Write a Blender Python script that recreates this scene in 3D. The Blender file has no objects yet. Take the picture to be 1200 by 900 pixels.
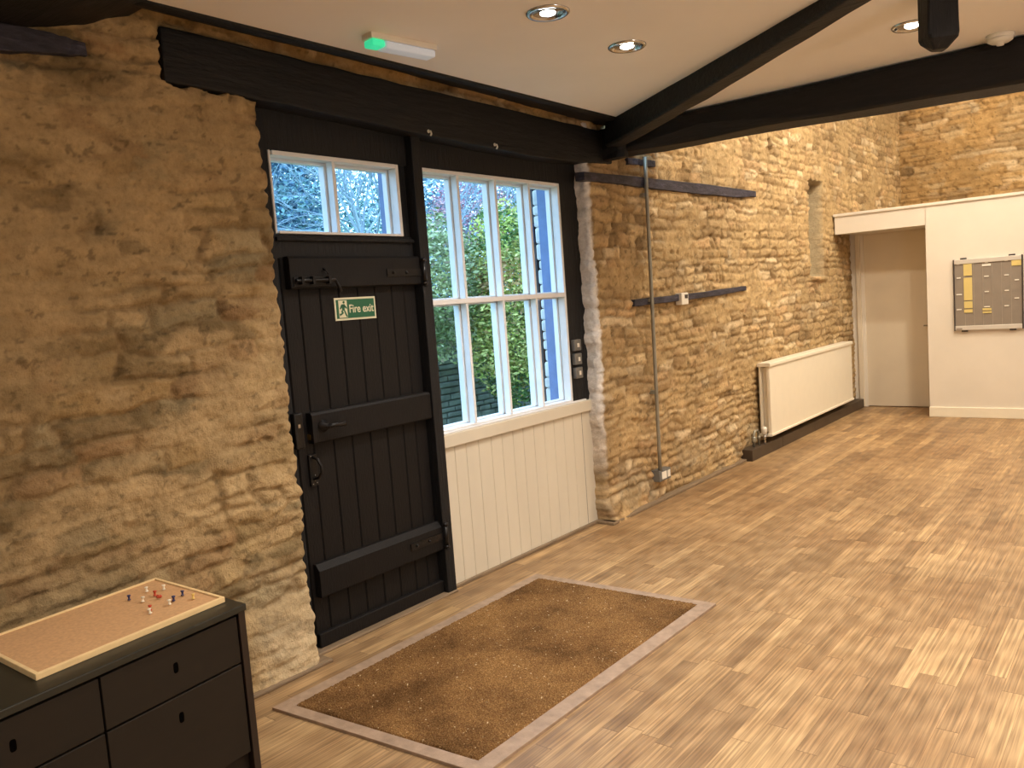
import bpy, bmesh, math, random
import numpy as np
from mathutils import Vector, Matrix

random.seed(7)
col = bpy.context.scene.collection
PI = math.pi
S = bpy.context.scene

# ------------------------------------------------------------------ materials
def srgb(r, g, b):
    f = lambda c: (c/255/12.92) if c/255 <= .04045 else ((c/255+.055)/1.055)**2.4
    return (f(r), f(g), f(b), 1)

def new_mat(name):
    m = bpy.data.materials.new(name); m.use_nodes = True
    nt = m.node_tree; b = nt.nodes['Principled BSDF']
    return m, nt, b

class NT:
    """tiny node helper"""
    def __init__(s, nt): s.nt = nt
    def n(s, typ, **kw):
        nd = s.nt.nodes.new(typ)
        for k, v in kw.items():
            if k.startswith('i_'): nd.inputs[k[2:].replace('_', ' ')].default_value = v
            else: setattr(nd, k, v)
        return nd
    def l(s, a, b): s.nt.links.new(a, b)
    def math(s, op, a, b=None, c=None):
        nd = s.nt.nodes.new('ShaderNodeMath'); nd.operation = op
        for i, v in enumerate((a, b, c)):
            if v is None: continue
            if isinstance(v, (int, float)): nd.inputs[i].default_value = v
            else: s.l(v, nd.inputs[i])
        return nd.outputs[0]
    def mix(s, f, a, b, typ='MIX'):
        nd = s.nt.nodes.new('ShaderNodeMix'); nd.data_type = 'RGBA'; nd.blend_type = typ
        for i, v in ((0, f), (6, a), (7, b)):
            if isinstance(v, (int, float, tuple)): nd.inputs[i].default_value = v
            else: s.l(v, nd.inputs[i])
        return nd.outputs[2]
    def noise(s, vec, scale, detail=4, rough=.55, dim='3D'):
        nd = s.n('ShaderNodeTexNoise'); nd.noise_dimensions = dim
        nd.inputs['Scale'].default_value = scale; nd.inputs['Detail'].default_value = detail
        nd.inputs['Roughness'].default_value = rough
        if vec is not None: s.l(vec, nd.inputs['Vector'])
        return nd.outputs['Fac']
    def ramp(s, fac, stops):
        nd = s.n('ShaderNodeValToRGB'); cr = nd.color_ramp
        while len(cr.elements) < len(stops): cr.elements.new(.5)
        for e, (p, c) in zip(cr.elements, stops): e.position = p; e.color = c
        s.l(fac, nd.inputs[0]); return nd.outputs[0]
    def bump(s, h, strength, dist):
        nd = s.n('ShaderNodeBump'); nd.inputs['Strength'].default_value = strength
        nd.inputs['Distance'].default_value = dist
        s.l(h, nd.inputs['Height']); return nd.outputs[0]

def mat_plain(name, c, rough=.5, metal=0, var=.06, scale=12, bump=0.0, bscale=60, spec=.5, stretch=None):
    m, nt, b = new_mat(name); t = NT(nt)
    geo = t.n('ShaderNodeTexCoord').outputs['Object']
    if stretch:
        mp = t.n('ShaderNodeMapping'); mp.inputs['Scale'].default_value = stretch
        t.l(geo, mp.inputs[0]); geo = mp.outputs[0]
    f = t.noise(geo, scale, 4)
    lo = tuple(x*(1-var*2) for x in c[:3])+(1,); hi = tuple(min(1, x*(1+var*2)) for x in c[:3])+(1,)
    t.l(t.ramp(f, [(.25, lo), (.75, hi)]), b.inputs['Base Color'])
    b.inputs['Roughness'].default_value = rough; b.inputs['Metallic'].default_value = metal
    b.inputs['Specular IOR Level'].default_value = spec
    if bump:
        t.l(t.bump(t.noise(geo, bscale, 3), bump, .01), b.inputs['Normal'])
    return m

def mat_emit(name, c, s):
    m, nt, b = new_mat(name)
    b.inputs['Base Color'].default_value = c
    b.inputs['Emission Color'].default_value = c; b.inputs['Emission Strength'].default_value = s
    return m

def mat_stone(name, rough=.92):
    m, nt, b = new_mat(name); t = NT(nt)
    a = t.n('ShaderNodeAttribute'); a.attribute_name = 'stone_tone'
    co = t.n('ShaderNodeTexCoord').outputs['Object']
    n1 = t.noise(co, 46, 6, .68); n2 = t.noise(co, 9, 5, .6); n3 = t.noise(co, 150, 4, .65)
    c = t.mix(1.0, a.outputs['Color'], t.ramp(n1, [(.30, (.80, .79, .77, 1)), (.5, (1, 1, .99, 1)), (.72, (1.13, 1.13, 1.12, 1))]), 'MULTIPLY')
    c = t.mix(1.0, c, t.ramp(n2, [(.3, (.86, .85, .83, 1)), (.7, (1.1, 1.1, 1.1, 1))]), 'MULTIPLY')
    t.l(c, b.inputs['Base Color'])
    h = t.math('ADD', t.math('ADD', t.math('MULTIPLY', n1, .8), t.math('MULTIPLY', n3, .3)), t.math('MULTIPLY', n2, 1.4))
    t.l(t.bump(h, .75, .014), b.inputs['Normal'])
    b.inputs['Roughness'].default_value = rough; b.inputs['Specular IOR Level'].default_value = .2
    return m

def mat_floor():
    m, nt, b = new_mat('oak_strip_floor'); t = NT(nt)
    co = t.n('ShaderNodeTexCoord').outputs['Object']
    sep = t.n('ShaderNodeSeparateXYZ'); t.l(co, sep.inputs[0])
    x, y = sep.outputs[0], sep.outputs[1]
    W = .068
    row = t.math('FLOOR', t.math('DIVIDE', x, W))
    wn = t.n('ShaderNodeTexWhiteNoise', noise_dimensions='1D'); t.l(row, wn.inputs['W'])
    rr = wn.outputs['Value']
    ys = t.math('ADD', t.math('DIVIDE', y, .62), t.math('MULTIPLY', rr, 7.3))
    cl = t.math('FLOOR', ys)
    cmb = t.n('ShaderNodeCombineXYZ'); t.l(row, cmb.inputs[0]); t.l(cl, cmb.inputs[1])
    w2 = t.n('ShaderNodeTexWhiteNoise', noise_dimensions='2D'); t.l(cmb.outputs[0], w2.inputs['Vector'])
    rnd = w2.outputs['Value']
    # grain
    gv = t.n('ShaderNodeCombineXYZ')
    t.l(t.math('ADD', t.math('MULTIPLY', x, 120), t.math('MULTIPLY', rnd, 61)), gv.inputs[0])
    t.l(t.math('ADD', t.math('MULTIPLY', y, 2.4), t.math('MULTIPLY', rnd, 37)), gv.inputs[1])
    g1 = t.noise(gv.outputs[0], 1.0, 3, .55)
    gv2 = t.n('ShaderNodeCombineXYZ')
    t.l(t.math('ADD', t.math('MULTIPLY', x, 22), t.math('MULTIPLY', rnd, 11)), gv2.inputs[0])
    t.l(t.math('ADD', t.math('MULTIPLY', y, 1.8), t.math('MULTIPLY', rnd, 19)), gv2.inputs[1])
    wv = t.n('ShaderNodeTexWave'); wv.wave_type = 'RINGS'; wv.inputs['Scale'].default_value = .9
    wv.inputs['Distortion'].default_value = 3; wv.inputs['Detail'].default_value = 2
    t.l(gv2.outputs[0], wv.inputs['Vector'])
    base = t.ramp(rnd, [(0, srgb(126, 97, 64)), (.25, srgb(146, 114, 76)), (.5, srgb(150, 119, 82)), (.8, srgb(162, 130, 89)), (1, srgb(176, 144, 101))])
    c = t.mix(1.0, base, t.ramp(g1, [(.30, (.55, .50, .45, 1)), (.48, (.98, .97, .95, 1)), (.66, (1.55, 1.56, 1.56, 1))]), 'MULTIPLY')
    c = t.mix(.12, c, t.ramp(wv.outputs['Fac'], [(0, srgb(96, 72, 46)), (1, srgb(200, 172, 130))]))
    # large worn patches: greyer in the walked middle, redder at edges
    big = t.noise(co, .9, 3, .5)
    big2 = t.noise(co, 1.7, 4, .6)
    c = t.mix(1.0, c, t.ramp(big2, [(.36, (.80, .74, .68, 1)), (.52, (1, 1, 1, 1)), (.68, (1.12, 1.12, 1.10, 1))]), 'MULTIPLY')
    c = t.mix(t.math('MULTIPLY', big, .45), c, t.mix(.45, c, srgb(150, 134, 110)))
    # seams
    fx = t.math('FRACT', t.math('DIVIDE', x, W)); fy = t.math('FRACT', ys)
    sx = t.math('LESS_THAN', fx, .022); sy = t.math('LESS_THAN', fy, .006)
    seam = t.math('MAXIMUM', sx, sy)
    c = t.mix(t.math('MULTIPLY', seam, .55), c, srgb(92, 64, 40))
    t.l(c, b.inputs['Base Color'])
    t.l(t.math('ADD', .36, t.math('MULTIPLY', g1, .22)), b.inputs['Roughness'])
    t.l(t.bump(t.math('SUBTRACT', g1, t.math('MULTIPLY', seam, .5)), .12, .004), b.inputs['Normal'])
    b.inputs['Specular IOR Level'].default_value = .45
    return m

def mat_coir():
    m, nt, b = new_mat('coir_pile'); t = NT(nt)
    co = t.n('ShaderNodeTexCoord').outputs['Object']
    n1 = t.noise(co, 190, 3, .7); n2 = t.noise(co, 2.4, 4, .6); n3 = t.noise(co, 45, 3, .6)
    c = t.ramp(n1, [(.30, srgb(102, 70, 40)), (.52, srgb(152, 112, 68)), (.72, srgb(212, 172, 118))])
    c = t.mix(1.0, c, t.ramp(n2, [(.34, (.46, .43, .40, 1)), (.5, (.88, .86, .84, 1)), (.66, (1.2, 1.2, 1.15, 1))]), 'MULTIPLY')
    c = t.mix(1.0, c, t.ramp(n3, [(.3, (.85, .85, .85, 1)), (.7, (1.1, 1.1, 1.1, 1))]), 'MULTIPLY')
    sp = t.math('GREATER_THAN', t.noise(co, 75, 1, .5), .735)
    c = t.mix(sp, c, srgb(225, 200, 160))
    t.l(c, b.inputs['Base Color'])
    t.l(t.bump(n1, 1.0, .012), b.inputs['Normal'])
    b.inputs['Roughness'].default_value = .95; b.inputs['Specular IOR Level'].default_value = .1
    return m

def mat_glass():
    m, nt, b = new_mat('window_glass'); t = NT(nt)
    nt.nodes.remove(b)
    out = [n for n in nt.nodes if n.type == 'OUTPUT_MATERIAL'][0]
    tr = t.n('ShaderNodeBsdfTransparent'); tr.inputs[0].default_value = (.93, .97, 1, 1)
    gl = t.n('ShaderNodeBsdfGlossy'); gl.inputs['Roughness'].default_value = .02
    lw = t.n('ShaderNodeLayerWeight'); lw.inputs[0].default_value = .15
    mx = t.n('ShaderNodeMixShader'); t.l(t.math('MULTIPLY', lw.outputs['Fresnel'], .5), mx.inputs[0])
    t.l(tr.outputs[0], mx.inputs[1]); t.l(gl.outputs[0], mx.inputs[2]); t.l(mx.outputs[0], out.inputs[0])
    return m

def mat_leaf(name):
    m, nt, b = new_mat(name); t = NT(nt)
    a = t.n('ShaderNodeAttribute'); a.attribute_name = 'leaf_tone'
    co = t.n('ShaderNodeTexCoord').outputs['Object']
    c = t.mix(1.0, a.outputs['Color'], t.ramp(t.noise(co, 3, 3), [(.3, (.7, .75, .8, 1)), (.7, (1.2, 1.2, 1.1, 1))]), 'MULTIPLY')
    t.l(c, b.inputs['Base Color']); b.inputs['Roughness'].default_value = .6
    return m

def mat_black_timber(name='blackened_timber', c=(28, 25, 24), stretch=(3, 3, 3)):
    m, nt, b = new_mat(name); t = NT(nt)
    co = t.n('ShaderNodeTexCoord').outputs['Object']
    mp = t.n('ShaderNodeMapping'); mp.inputs['Scale'].default_value = stretch; t.l(co, mp.inputs[0])
    n1 = t.noise(mp.outputs[0], 9, 5, .65); n2 = t.noise(co, 4, 3)
    lo = srgb(*[v*.62 for v in c]); hi = srgb(*[v*1.45 for v in c])
    cc = t.ramp(n1, [(.3, lo), (.55, srgb(*c)), (.78, hi)])
    t.l(cc, b.inputs['Base Color'])
    t.l(t.bump(t.math('ADD', n1, n2), .6, .012), b.inputs['Normal'])
    b.inputs['Roughness'].default_value = .62; b.inputs['Specular IOR Level'].default_value = .35
    return m

M = {}
M['stone'] = mat_stone('rubble_stone')
M['floor'] = mat_floor()
M['coir'] = mat_coir()
M['glass'] = mat_glass()
M['beam_y'] = mat_black_timber('black_timber_along', (19, 18, 19), (5, .8, 5))
M['beam_x'] = mat_black_timber('black_timber_across', (19, 18, 19), (.8, 5, 5))
M['beam_z'] = mat_black_timber('black_timber_upright', (18, 18, 20), (6, 6, .8))
M['doorblack'] = mat_plain('door_black_paint', srgb(17, 14, 13), .6, spec=.25, var=.12, scale=14, bump=.25, bscale=30, stretch=(4, 4, 1))
M['iron'] = mat_plain('black_iron', srgb(20, 18, 18), .38, .3, bump=.2)
M['ceiling'] = mat_plain('ceiling_paint', srgb(240, 234, 226), .9, var=.015, scale=2)
M['panel'] = mat_plain('cream_board_paint', srgb(208, 198, 178), .55, var=.03, scale=3, stretch=(1, 1, .3))
M['white'] = mat_plain('white_paint', srgb(226, 216, 200), .6, var=.02, scale=3)
M['doorwhite'] = mat_plain('white_door_paint', srgb(222, 208, 184), .55, var=.02, scale=3)
M['radiator'] = mat_plain('radiator_enamel', srgb(238, 228, 206), .35, var=.01)
M['winwhite'] = mat_plain('window_white_paint', srgb(225, 225, 225), .5, var=.03, scale=8)
M['outblue'] = mat_plain('outer_frame_paint', srgb(96, 116, 158), .6, var=.08)
M['strip'] = mat_plain('worn_grey_wood', srgb(128, 108, 84), .6, var=.15, scale=6, bump=.2, stretch=(8, 1, 8))
M['stripx'] = mat_plain('worn_grey_wood_cross', srgb(158, 134, 112), .55, var=.12, scale=6, bump=.2, stretch=(4, 4, 8))
M['boxing'] = mat_plain('dark_brown_boxing', srgb(72, 58, 44), .5, var=.1, scale=5)
M['conduit'] = mat_plain('galvanised_conduit', srgb(150, 146, 132), .42, .55, var=.08)
M['plastic'] = mat_plain('white_plastic', srgb(232, 226, 212), .4, var=.01)
M['greybox'] = mat_plain('grey_metal_box', srgb(120, 120, 118), .45, .5)
M['chrome'] = mat_plain('chrome', srgb(200, 200, 200), .12, 1, var=.01)
M['brass'] = mat_plain('aged_brass', srgb(150, 120, 60), .35, .8)
M['cork'] = mat_plain('cork_sheet', srgb(205, 160, 112), .85, var=.07, scale=90)
M['pine'] = mat_plain('pale_pine', srgb(236, 205, 150), .5, var=.05, scale=12, stretch=(6, 1, 6))
M['chesttop'] = mat_plain('chest_dark_top', srgb(32, 33, 26), .4, var=.08, scale=5, stretch=(6, 1, 6))
M['chest'] = mat_plain('chest_dark_brown', srgb(31, 24, 16), .6, spec=.3, var=.06, scale=6, stretch=(4, 1, 4))
M['chestside'] = mat_plain('chest_side', srgb(34, 22, 16), .45, var=.08, scale=6)
M['hole'] = mat_plain('recess_shade', srgb(5, 4, 3), 1, var=.02, spec=.02)  # near-black colour stands in for shade inside the finger cutouts and carcass
M['boardgrey'] = mat_plain('grey_card_panel', srgb(138, 126, 112), .7, var=.03)
M['boardline'] = mat_plain('grey_card_line', srgb(158, 146, 130), .7, var=.03)
M['alu'] = mat_plain('aluminium_rail', srgb(215, 208, 196), .4, .3, var=.02)
M['darkplastic'] = mat_plain('dark_plastic', srgb(58, 50, 46), .5)
M['yellow'] = mat_plain('yellow_card', srgb(214, 192, 120), .8, var=.02)
M['cardwhite'] = mat_plain('white_card', srgb(226, 220, 206), .8, var=.02)
M['signgreen'] = mat_plain('sign_green', srgb(30, 92, 62), .5, var=.02)
M['signcream'] = mat_plain('sign_cream', srgb(214, 208, 178), .5, var=.02)
M['leaf'] = mat_leaf('foliage')
M['bark'] = mat_plain('pale_bark', srgb(150, 168, 182), .9, var=.12)
M['outstone'] = mat_plain('dark_garden_stone', srgb(140, 146, 134), .9, var=.2, scale=6, bump=.5, bscale=20)
M['outwhite'] = mat_plain('limewashed_stone', srgb(200, 198, 196), .9, var=.12, scale=10, bump=.5, bscale=20)
M['outdoorwood'] = mat_plain('dark_weathered_wood', srgb(52, 48, 52), .7, var=.15, scale=6, stretch=(6, 6, 1))
M['ground'] = mat_plain('grass_ground', srgb(92, 110, 66), .95, var=.2, scale=8, bump=.5)
M['lamp'] = mat_emit('lamp_glow', (1, .90, .78, 1), 22)
M['lampcool'] = mat_emit('lamp_glow_cool', (.82, .92, 1, 1), 22)
M['green_led'] = mat_emit('green_led', (.05, .9, .45, 1), .5)
M['diffuser'] = mat_plain('emergency_diffuser', srgb(225, 232, 240), .25, var=.01)
M['emitdiff'] = mat_emit('emergency_tube', (.75, .85, 1, 1), .12)
PINC = {'white': srgb(238, 228, 205), 'red': srgb(190, 70, 40), 'blue': srgb(50, 50, 90), 'yellow': srgb(235, 200, 110)}
for k, v in PINC.items(): M['pin_'+k] = mat_plain('pin_plastic_'+k, v, .3, var=.01)
M['leafdry'] = mat_plain('dry_leaf', srgb(60, 66, 70), .8)

# ------------------------------------------------------------------ mesh helpers
def tag(o, label=None, cat=None, group=None, kind=None):
    if label: o['label'] = label
    if cat: o['category'] = cat
    if group: o['group'] = group
    if kind: o['kind'] = kind
    return o

def empty(name, loc, label=None, cat=None, group=None, kind=None):
    o = bpy.data.objects.new(name, None); o.empty_display_size = .1
    o.location = loc; col.objects.link(o)
    return tag(o, label, cat, group, kind)

class MB:
    def __init__(s): s.v = []; s.f = []; s.sm = []
    def add(s, vs, fs, smooth=False):
        k = len(s.v); s.v += [tuple(v) for v in vs]; s.f += [tuple(i+k for i in f) for f in fs]; s.sm += [smooth]*len(fs); return s
    def box(s, x0, x1, y0, y1, z0, z1):
        v = [(x, y, z) for z in (z0, z1) for y in (y0, y1) for x in (x0, x1)]
        return s.add(v, [(0, 2, 3, 1), (4, 5, 7, 6), (0, 1, 5, 4), (2, 6, 7, 3), (0, 4, 6, 2), (1, 3, 7, 5)])
    def prism(s, poly, axis, a, b):
        """poly: 2D points; axis 0: (y,z), 1: (x,z), 2: (x,y)"""
        def P(p, t): return (t, p[0], p[1]) if axis == 0 else (p[0], t, p[1]) if axis == 1 else (p[0], p[1], t)
        n = len(poly); v = [P(p, a) for p in poly]+[P(p, b) for p in poly]
        f = [tuple(range(n))[::-1], tuple(range(n, 2*n))]+[(i, (i+1) % n, (i+1) % n+n, i+n) for i in range(n)]
        return s.add(v, f)
    def tube(s, pts, r, n=10, cap=True):
        pts = [Vector(p) for p in pts]; rs = r if isinstance(r, (list, tuple)) else [r]*len(pts)
        v = []; f = []; up = None
        for i, p in enumerate(pts):
            d = (pts[min(i+1, len(pts)-1)]-pts[max(i-1, 0)]).normalized()
            if up is None:
                up = Vector((0, 0, 1)) if abs(d.z) < .9 else Vector((1, 0, 0))
            a = d.cross(up).normalized(); up = a.cross(d).normalized()
            for k in range(n):
                t = 2*PI*k/n; v.append(p+(a*math.cos(t)+up*math.sin(t))*rs[i])
        for i in range(len(pts)-1):
            for k in range(n):
                f.append((i*n+k, i*n+(k+1) % n, (i+1)*n+(k+1) % n, (i+1)*n+k))
        if cap: f += [tuple(range(n))[::-1], tuple(range((len(pts)-1)*n, len(pts)*n))]
        return s.add(v, f, True)
    def lathe(s, prof, c, n=28, axis='z', smooth=True):
        """prof (r,h) pairs, closed at r=0 ends by caps if r tiny"""
        v = []; f = []
        for r, h in prof:
            for k in range(n):
                t = 2*PI*k/n; a, b = r*math.cos(t), r*math.sin(t)
                v.append((c[0]+a, c[1]+b, c[2]+h) if axis == 'z' else (c[0]+h, c[1]+a, c[2]+b) if axis == 'x' else (c[0]+a, c[1]+h, c[2]+b))
        for i in range(len(prof)-1):
            for k in range(n): f.append((i*n+k, i*n+(k+1) % n, (i+1)*n+(k+1) % n, (i+1)*n+k))
        f += [tuple(range(n))[::-1], tuple(range((len(prof)-1)*n, len(prof)*n))]
        return s.add(v, f, smooth)
    def build(s, name, mat, parent=None, bevel=0, seg=2, fix=True):
        me = bpy.data.meshes.new(name)
        loc = Vector((0, 0, 0))
        if parent is not None: loc = parent_world(parent)
        me.from_pydata([Vector(v)-loc for v in s.v], [], s.f)
        if isinstance(mat, (list, tuple)):
            for m in mat: me.materials.append(m)
        else: me.materials.append(mat)
        for p, q in zip(me.polygons, s.sm): p.use_smooth = q
        if fix:
            bm = bmesh.new(); bm.from_mesh(me); bmesh.ops.recalc_face_normals(bm, faces=bm.faces); bm.to_mesh(me); bm.free()
        o = bpy.data.objects.new(name, me); col.objects.link(o)
        if parent is not None: o.parent = parent
        if bevel:
            md = o.modifiers.new('Bevel', 'BEVEL'); md.width = bevel; md.segments = seg; md.limit_method = 'ANGLE'; md.angle_limit = math.radians(40)
        return o

def parent_world(p):
    v = Vector((0, 0, 0))
    while p is not None: v += Vector(p.location); p = p.parent
    return v

def center_origin(o):
    """move a top-level mesh's origin to its base centre"""
    vs = [v.co for v in o.data.vertices]
    c = Vector(((min(v.x for v in vs)+max(v.x for v in vs))/2, (min(v.y for v in vs)+max(v.y for v in vs))/2, min(v.z for v in vs)))
    o.data.transform(Matrix.Translation(-c)); o.location = c
    for ch in o.children: ch.location = Vector(ch.location)
    return o

def struct(mb, name, mat, **k):
    o = mb.build(name, mat, **k); o['kind'] = 'structure'; return o
def thing(mb, name, mat, label, cat, group=None, bevel=0, seg=2):
    o = mb.build(name, mat, bevel=bevel, seg=seg); center_origin(o); return tag(o, label, cat, group)

# ------------------------------------------------------------------ numpy noise + stone walls
def vnoise(u, v, scale, seed):
    rng = np.random.RandomState(seed); T = rng.rand(128, 128)
    x = u*scale+seed*3.7; y = v*scale+seed*1.3
    xi = np.floor(x).astype(int); yi = np.floor(y).astype(int); fx = x-xi; fy = y-yi
    fx = fx*fx*(3-2*fx); fy = fy*fy*(3-2*fy)
    a = T[xi % 128, yi % 128]; b = T[(xi+1) % 128, yi % 128]; c = T[xi % 128, (yi+1) % 128]; d = T[(xi+1) % 128, (yi+1) % 128]
    return (a*(1-fx)+b*fx)*(1-fy)+(c*(1-fx)+d*fx)*fy
def fbm(u, v, scale, seed, oct=4):
    s = 0; a = 1; t = 0
    for i in range(oct): s = s+a*vnoise(u, v, scale*2**i, seed+i*11); t += a; a *= .5
    return s/t
def sstep(a, b, x):
    t = np.clip((x-a)/(b-a), 0, 1); return t*t*(3-2*t)

def stones(u, z, seed, hmin, hmax, lmin, lmax, smear, amp, warp=.02):
    """height (m), per-stone randoms, joint mask and bareness for lime-smeared coursed rubble"""
    rng = np.random.RandomState(seed)
    zz = z+(fbm(u, z, .8, seed+1, 3)-.5)*warp*2.4+(fbm(u, z*1.6, 5, seed+2, 3)-.5)*warp*1.25+(fbm(u, z, 24, seed+21, 2)-.5)*.010
    uu = u+(fbm(u, z*2, 6, seed+5, 3)-.5)*.11
    hs = [-.3]
    while hs[-1] < 5.2: hs.append(hs[-1]+rng.uniform(hmin, hmax)*(1 if rng.rand() > .25 else .72))
    hs = np.array(hs); ci = np.clip(np.searchsorted(hs, zz)-1, 0, len(hs)-2)
    dv = np.minimum(zz-hs[ci], hs[ci+1]-zz)
    H = np.zeros_like(u); R = np.zeros_like(u); D = np.zeros_like(u); R2 = np.zeros_like(u)
    u0, u1 = u.min()-1, u.max()+1
    for c in np.unique(ci):
        m = ci == c
        js = [u0-rng.uniform(0, lmax)]
        while js[-1] < u1: js.append(js[-1]+rng.uniform(lmin, lmax)*(1 if rng.rand() > .2 else 1.7))
        js = np.array(js); w = uu[m]; ji = np.clip(np.searchsorted(js, w)-1, 0, len(js)-2)
        du = np.minimum(w-js[ji], js[ji+1]-w)
        r = rng.rand(len(js)); r2 = rng.rand(len(js)); til = rng.uniform(-1, 1, len(js))
        mid = (js[ji]+js[ji+1])/2
        D[m] = np.minimum(du*.62, dv[m]); R[m] = r[ji]; R2[m] = r2[ji]
        H[m] = (r[ji]-.5)*.75+til[ji]*(w-mid)*2.0+(zz[m]-(hs[c]+hs[c+1])/2)*(r2[ji]-.25)*8
    edge = sstep(-.002, .019, D+(fbm(u, z, 26, seed+7, 3)-.5)*.020)
    sm = sstep(smear-.13, smear+.13, fbm(u, z*1.7, 2.6, seed+9, 5))     # 1 = bare stone, 0 = smeared mortar
    jm = (1-edge)*(0.25+.75*sm)
    rough = (fbm(u, z*1.5, 11, seed+13, 5)-.5)
    crag = np.abs(fbm(u, z*1.8, 15, seed+15, 4)-.5)*2
    h = amp*(H*.55*(.40+.60*sm)-jm*1.05)+rough*amp*2.0-np.maximum(0, .10-crag)*amp*2.4+(fbm(u, z, 1.1, seed+17, 3)-.5)*.045
    return h, R, R2, jm, sm

def grid_mesh(name, P, C, mat, kind='structure'):
    """P (ny,nx,3) positions, C (ny,nx,3) colours -> one mesh"""
    ny, nx = P.shape[:2]
    me = bpy.data.meshes.new(name)
    idx = np.arange(ny*nx).reshape(ny, nx)
    q = np.stack([idx[:-1, :-1], idx[:-1, 1:], idx[1:, 1:], idx[1:, :-1]], -1).reshape(-1, 4)
    me.vertices.add(ny*nx); me.vertices.foreach_set('co', P.reshape(-1).astype(np.float32))
    me.loops.add(q.size); me.loops.foreach_set('vertex_index', q.reshape(-1).astype(np.int32))
    me.polygons.add(len(q)); me.polygons.foreach_set('loop_start', np.arange(0, q.size, 4, dtype=np.int32))
    me.polygons.foreach_set('use_smooth', np.ones(len(q), dtype=bool))
    me.update(calc_edges=True); me.validate()
    a = me.attributes.new('stone_tone', 'FLOAT_COLOR', 'POINT')
    cc = np.concatenate([C, np.ones((ny, nx, 1))], -1).reshape(-1).astype(np.float32)
    a.data.foreach_set('color', cc)
    me.materials.append(mat)
    o = bpy.data.objects.new(name, me); col.objects.link(o)
    if kind: o['kind'] = kind
    return o

def L(*c): return np.array(srgb(*c)[:3])
def palette(R, R2, jm, sm, u, z, seed, tones, mortar, smearc):
    n = len(tones); T = np.array([L(*t) for t in tones])
    k = np.clip((R2*n).astype(int), 0, n-1); c = T[k]*(0.80+.38*R[..., None])
    # ragged limewash over the stones: bare patches show through
    f = fbm(u, z*2.0, 7, seed+41, 5)
    bare = np.clip(sm*.75+sstep(.50, .60, f)*.55, 0, 1)*sstep(.36, .46, fbm(u, z*2, 3.1, seed+43, 4))
    sc = L(*smearc)*(.88+.24*fbm(u, z, 9, seed+45, 4)[..., None])
    c = c*bare[..., None]+sc*(1-bare[..., None])
    c = c*(1-jm[..., None]*.6)+L(*mortar)*jm[..., None]*.6
    st = fbm(u, z, 1.5, seed+31, 5)[..., None]
    c = c*(.66+.68*st)
    pit = sstep(.69, .74, fbm(u, z*1.4, 26, seed+51, 4))[..., None]
    return c*(1-pit*.4)

def wall_y(name, y0, y1, z0, z1, step, seed, px, sty, tones, mortar, smearc, edge0=None, edge1=None, mod=None, colmod=None, depth=.14):
    """wall facing +x, along y. edge0/edge1: function z->offset; makes a rounded return of given depth"""
    ny = int((z1-z0)/step)+1; nx = int((y1-y0)/step)+1
    zz = np.linspace(z0, z1, ny); s = np.linspace(0, 1, nx)
    Z = np.repeat(zz[:, None], nx, 1)
    e0 = y0+(edge0(zz) if edge0 is not None else 0*zz); e1 = y1+(edge1(zz) if edge1 is not None else 0*zz)
    U = e0[:, None]+(e1-e0)[:, None]*s[None, :]
    h, R, R2, jm, sm = stones(U, Z, seed, *sty)
    C = palette(R, R2, jm, sm, U, Z, seed, tones, mortar, smearc)
    if mod is not None: h = mod(U, Z, h)
    for e, sgn, ee in ((edge0, 1, e0), (edge1, -1, e1)):
        if e is None: continue
        d = np.abs(U-ee[:, None]); r = .035
        h = h-np.where(d < r, r-np.sqrt(np.maximum(0, r*r-(r-d)**2)), 0)*.8
    ret = []
    if edge0 is not None:
        k = int(depth/step); t = np.linspace(1, 1/k, k)
        ru = np.repeat(e0[:, None], k, 1)+(fbm(t[None, :]*depth+zz[:, None]*0, zz[:, None]+0*t[None, :], 14, seed+3, 3)-.5)*.022
        rh = h[:, :1]-t[None, :]*depth
        U = np.concatenate([ru, U], 1); h = np.concatenate([rh, h], 1); Z = np.concatenate([np.repeat(zz[:, None], k, 1), Z], 1)
        C = np.concatenate([np.repeat(C[:, :1], k, 1), C], 1)
    if edge1 is not None:
        k = int(depth/step); t = np.linspace(1/k, 1, k)
        ru = np.repeat(e1[:, None], k, 1)+(fbm(t[None, :]*depth+zz[:, None]*0, zz[:, None]+0*t[None, :], 14, seed+4, 3)-.5)*.022
        rh = h[:, -1:]-t[None, :]*depth
        U = np.concatenate([U, ru], 1); h = np.concatenate([h, rh], 1); Z = np.concatenate([Z, np.repeat(zz[:, None], k, 1)], 1)
        C = np.concatenate([C, np.repeat(C[:, -1:], k, 1)], 1)
    if colmod is not None: C = colmod(U, Z, h, C)
    P = np.stack([px+h, U, Z], -1)
    return grid_mesh(name, P, C, M['stone'])

CEIL = 2.61; HI = 4.35
WX = -2.93    # inner stone face
DX = -3.03    # timber frame plane
TONL = [(160, 136, 96), (148, 122, 82), (134, 112, 76), (146, 130, 98), (116, 98, 68), (150, 120, 84)]
TONR = [(202, 176, 134), (190, 162, 120), (172, 146, 108), (208, 186, 150), (152, 126, 90), (196, 164, 122)]

def jag(seed, amp=.028, h=.085):
    rng = np.random.RandomState(seed); a = rng.uniform(-1, 1, 80)
    def f(z):
        k = np.floor(z/h).astype(int) % 80; t = z/h-np.floor(z/h)
        q = (fbm(z*0+.3, z, 11, seed+2, 4)-.5)*amp*1.9; return q+amp*a[k]*.22-amp*.38*(np.abs(t-.5)*2)**5+amp*.1
    return f

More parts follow.
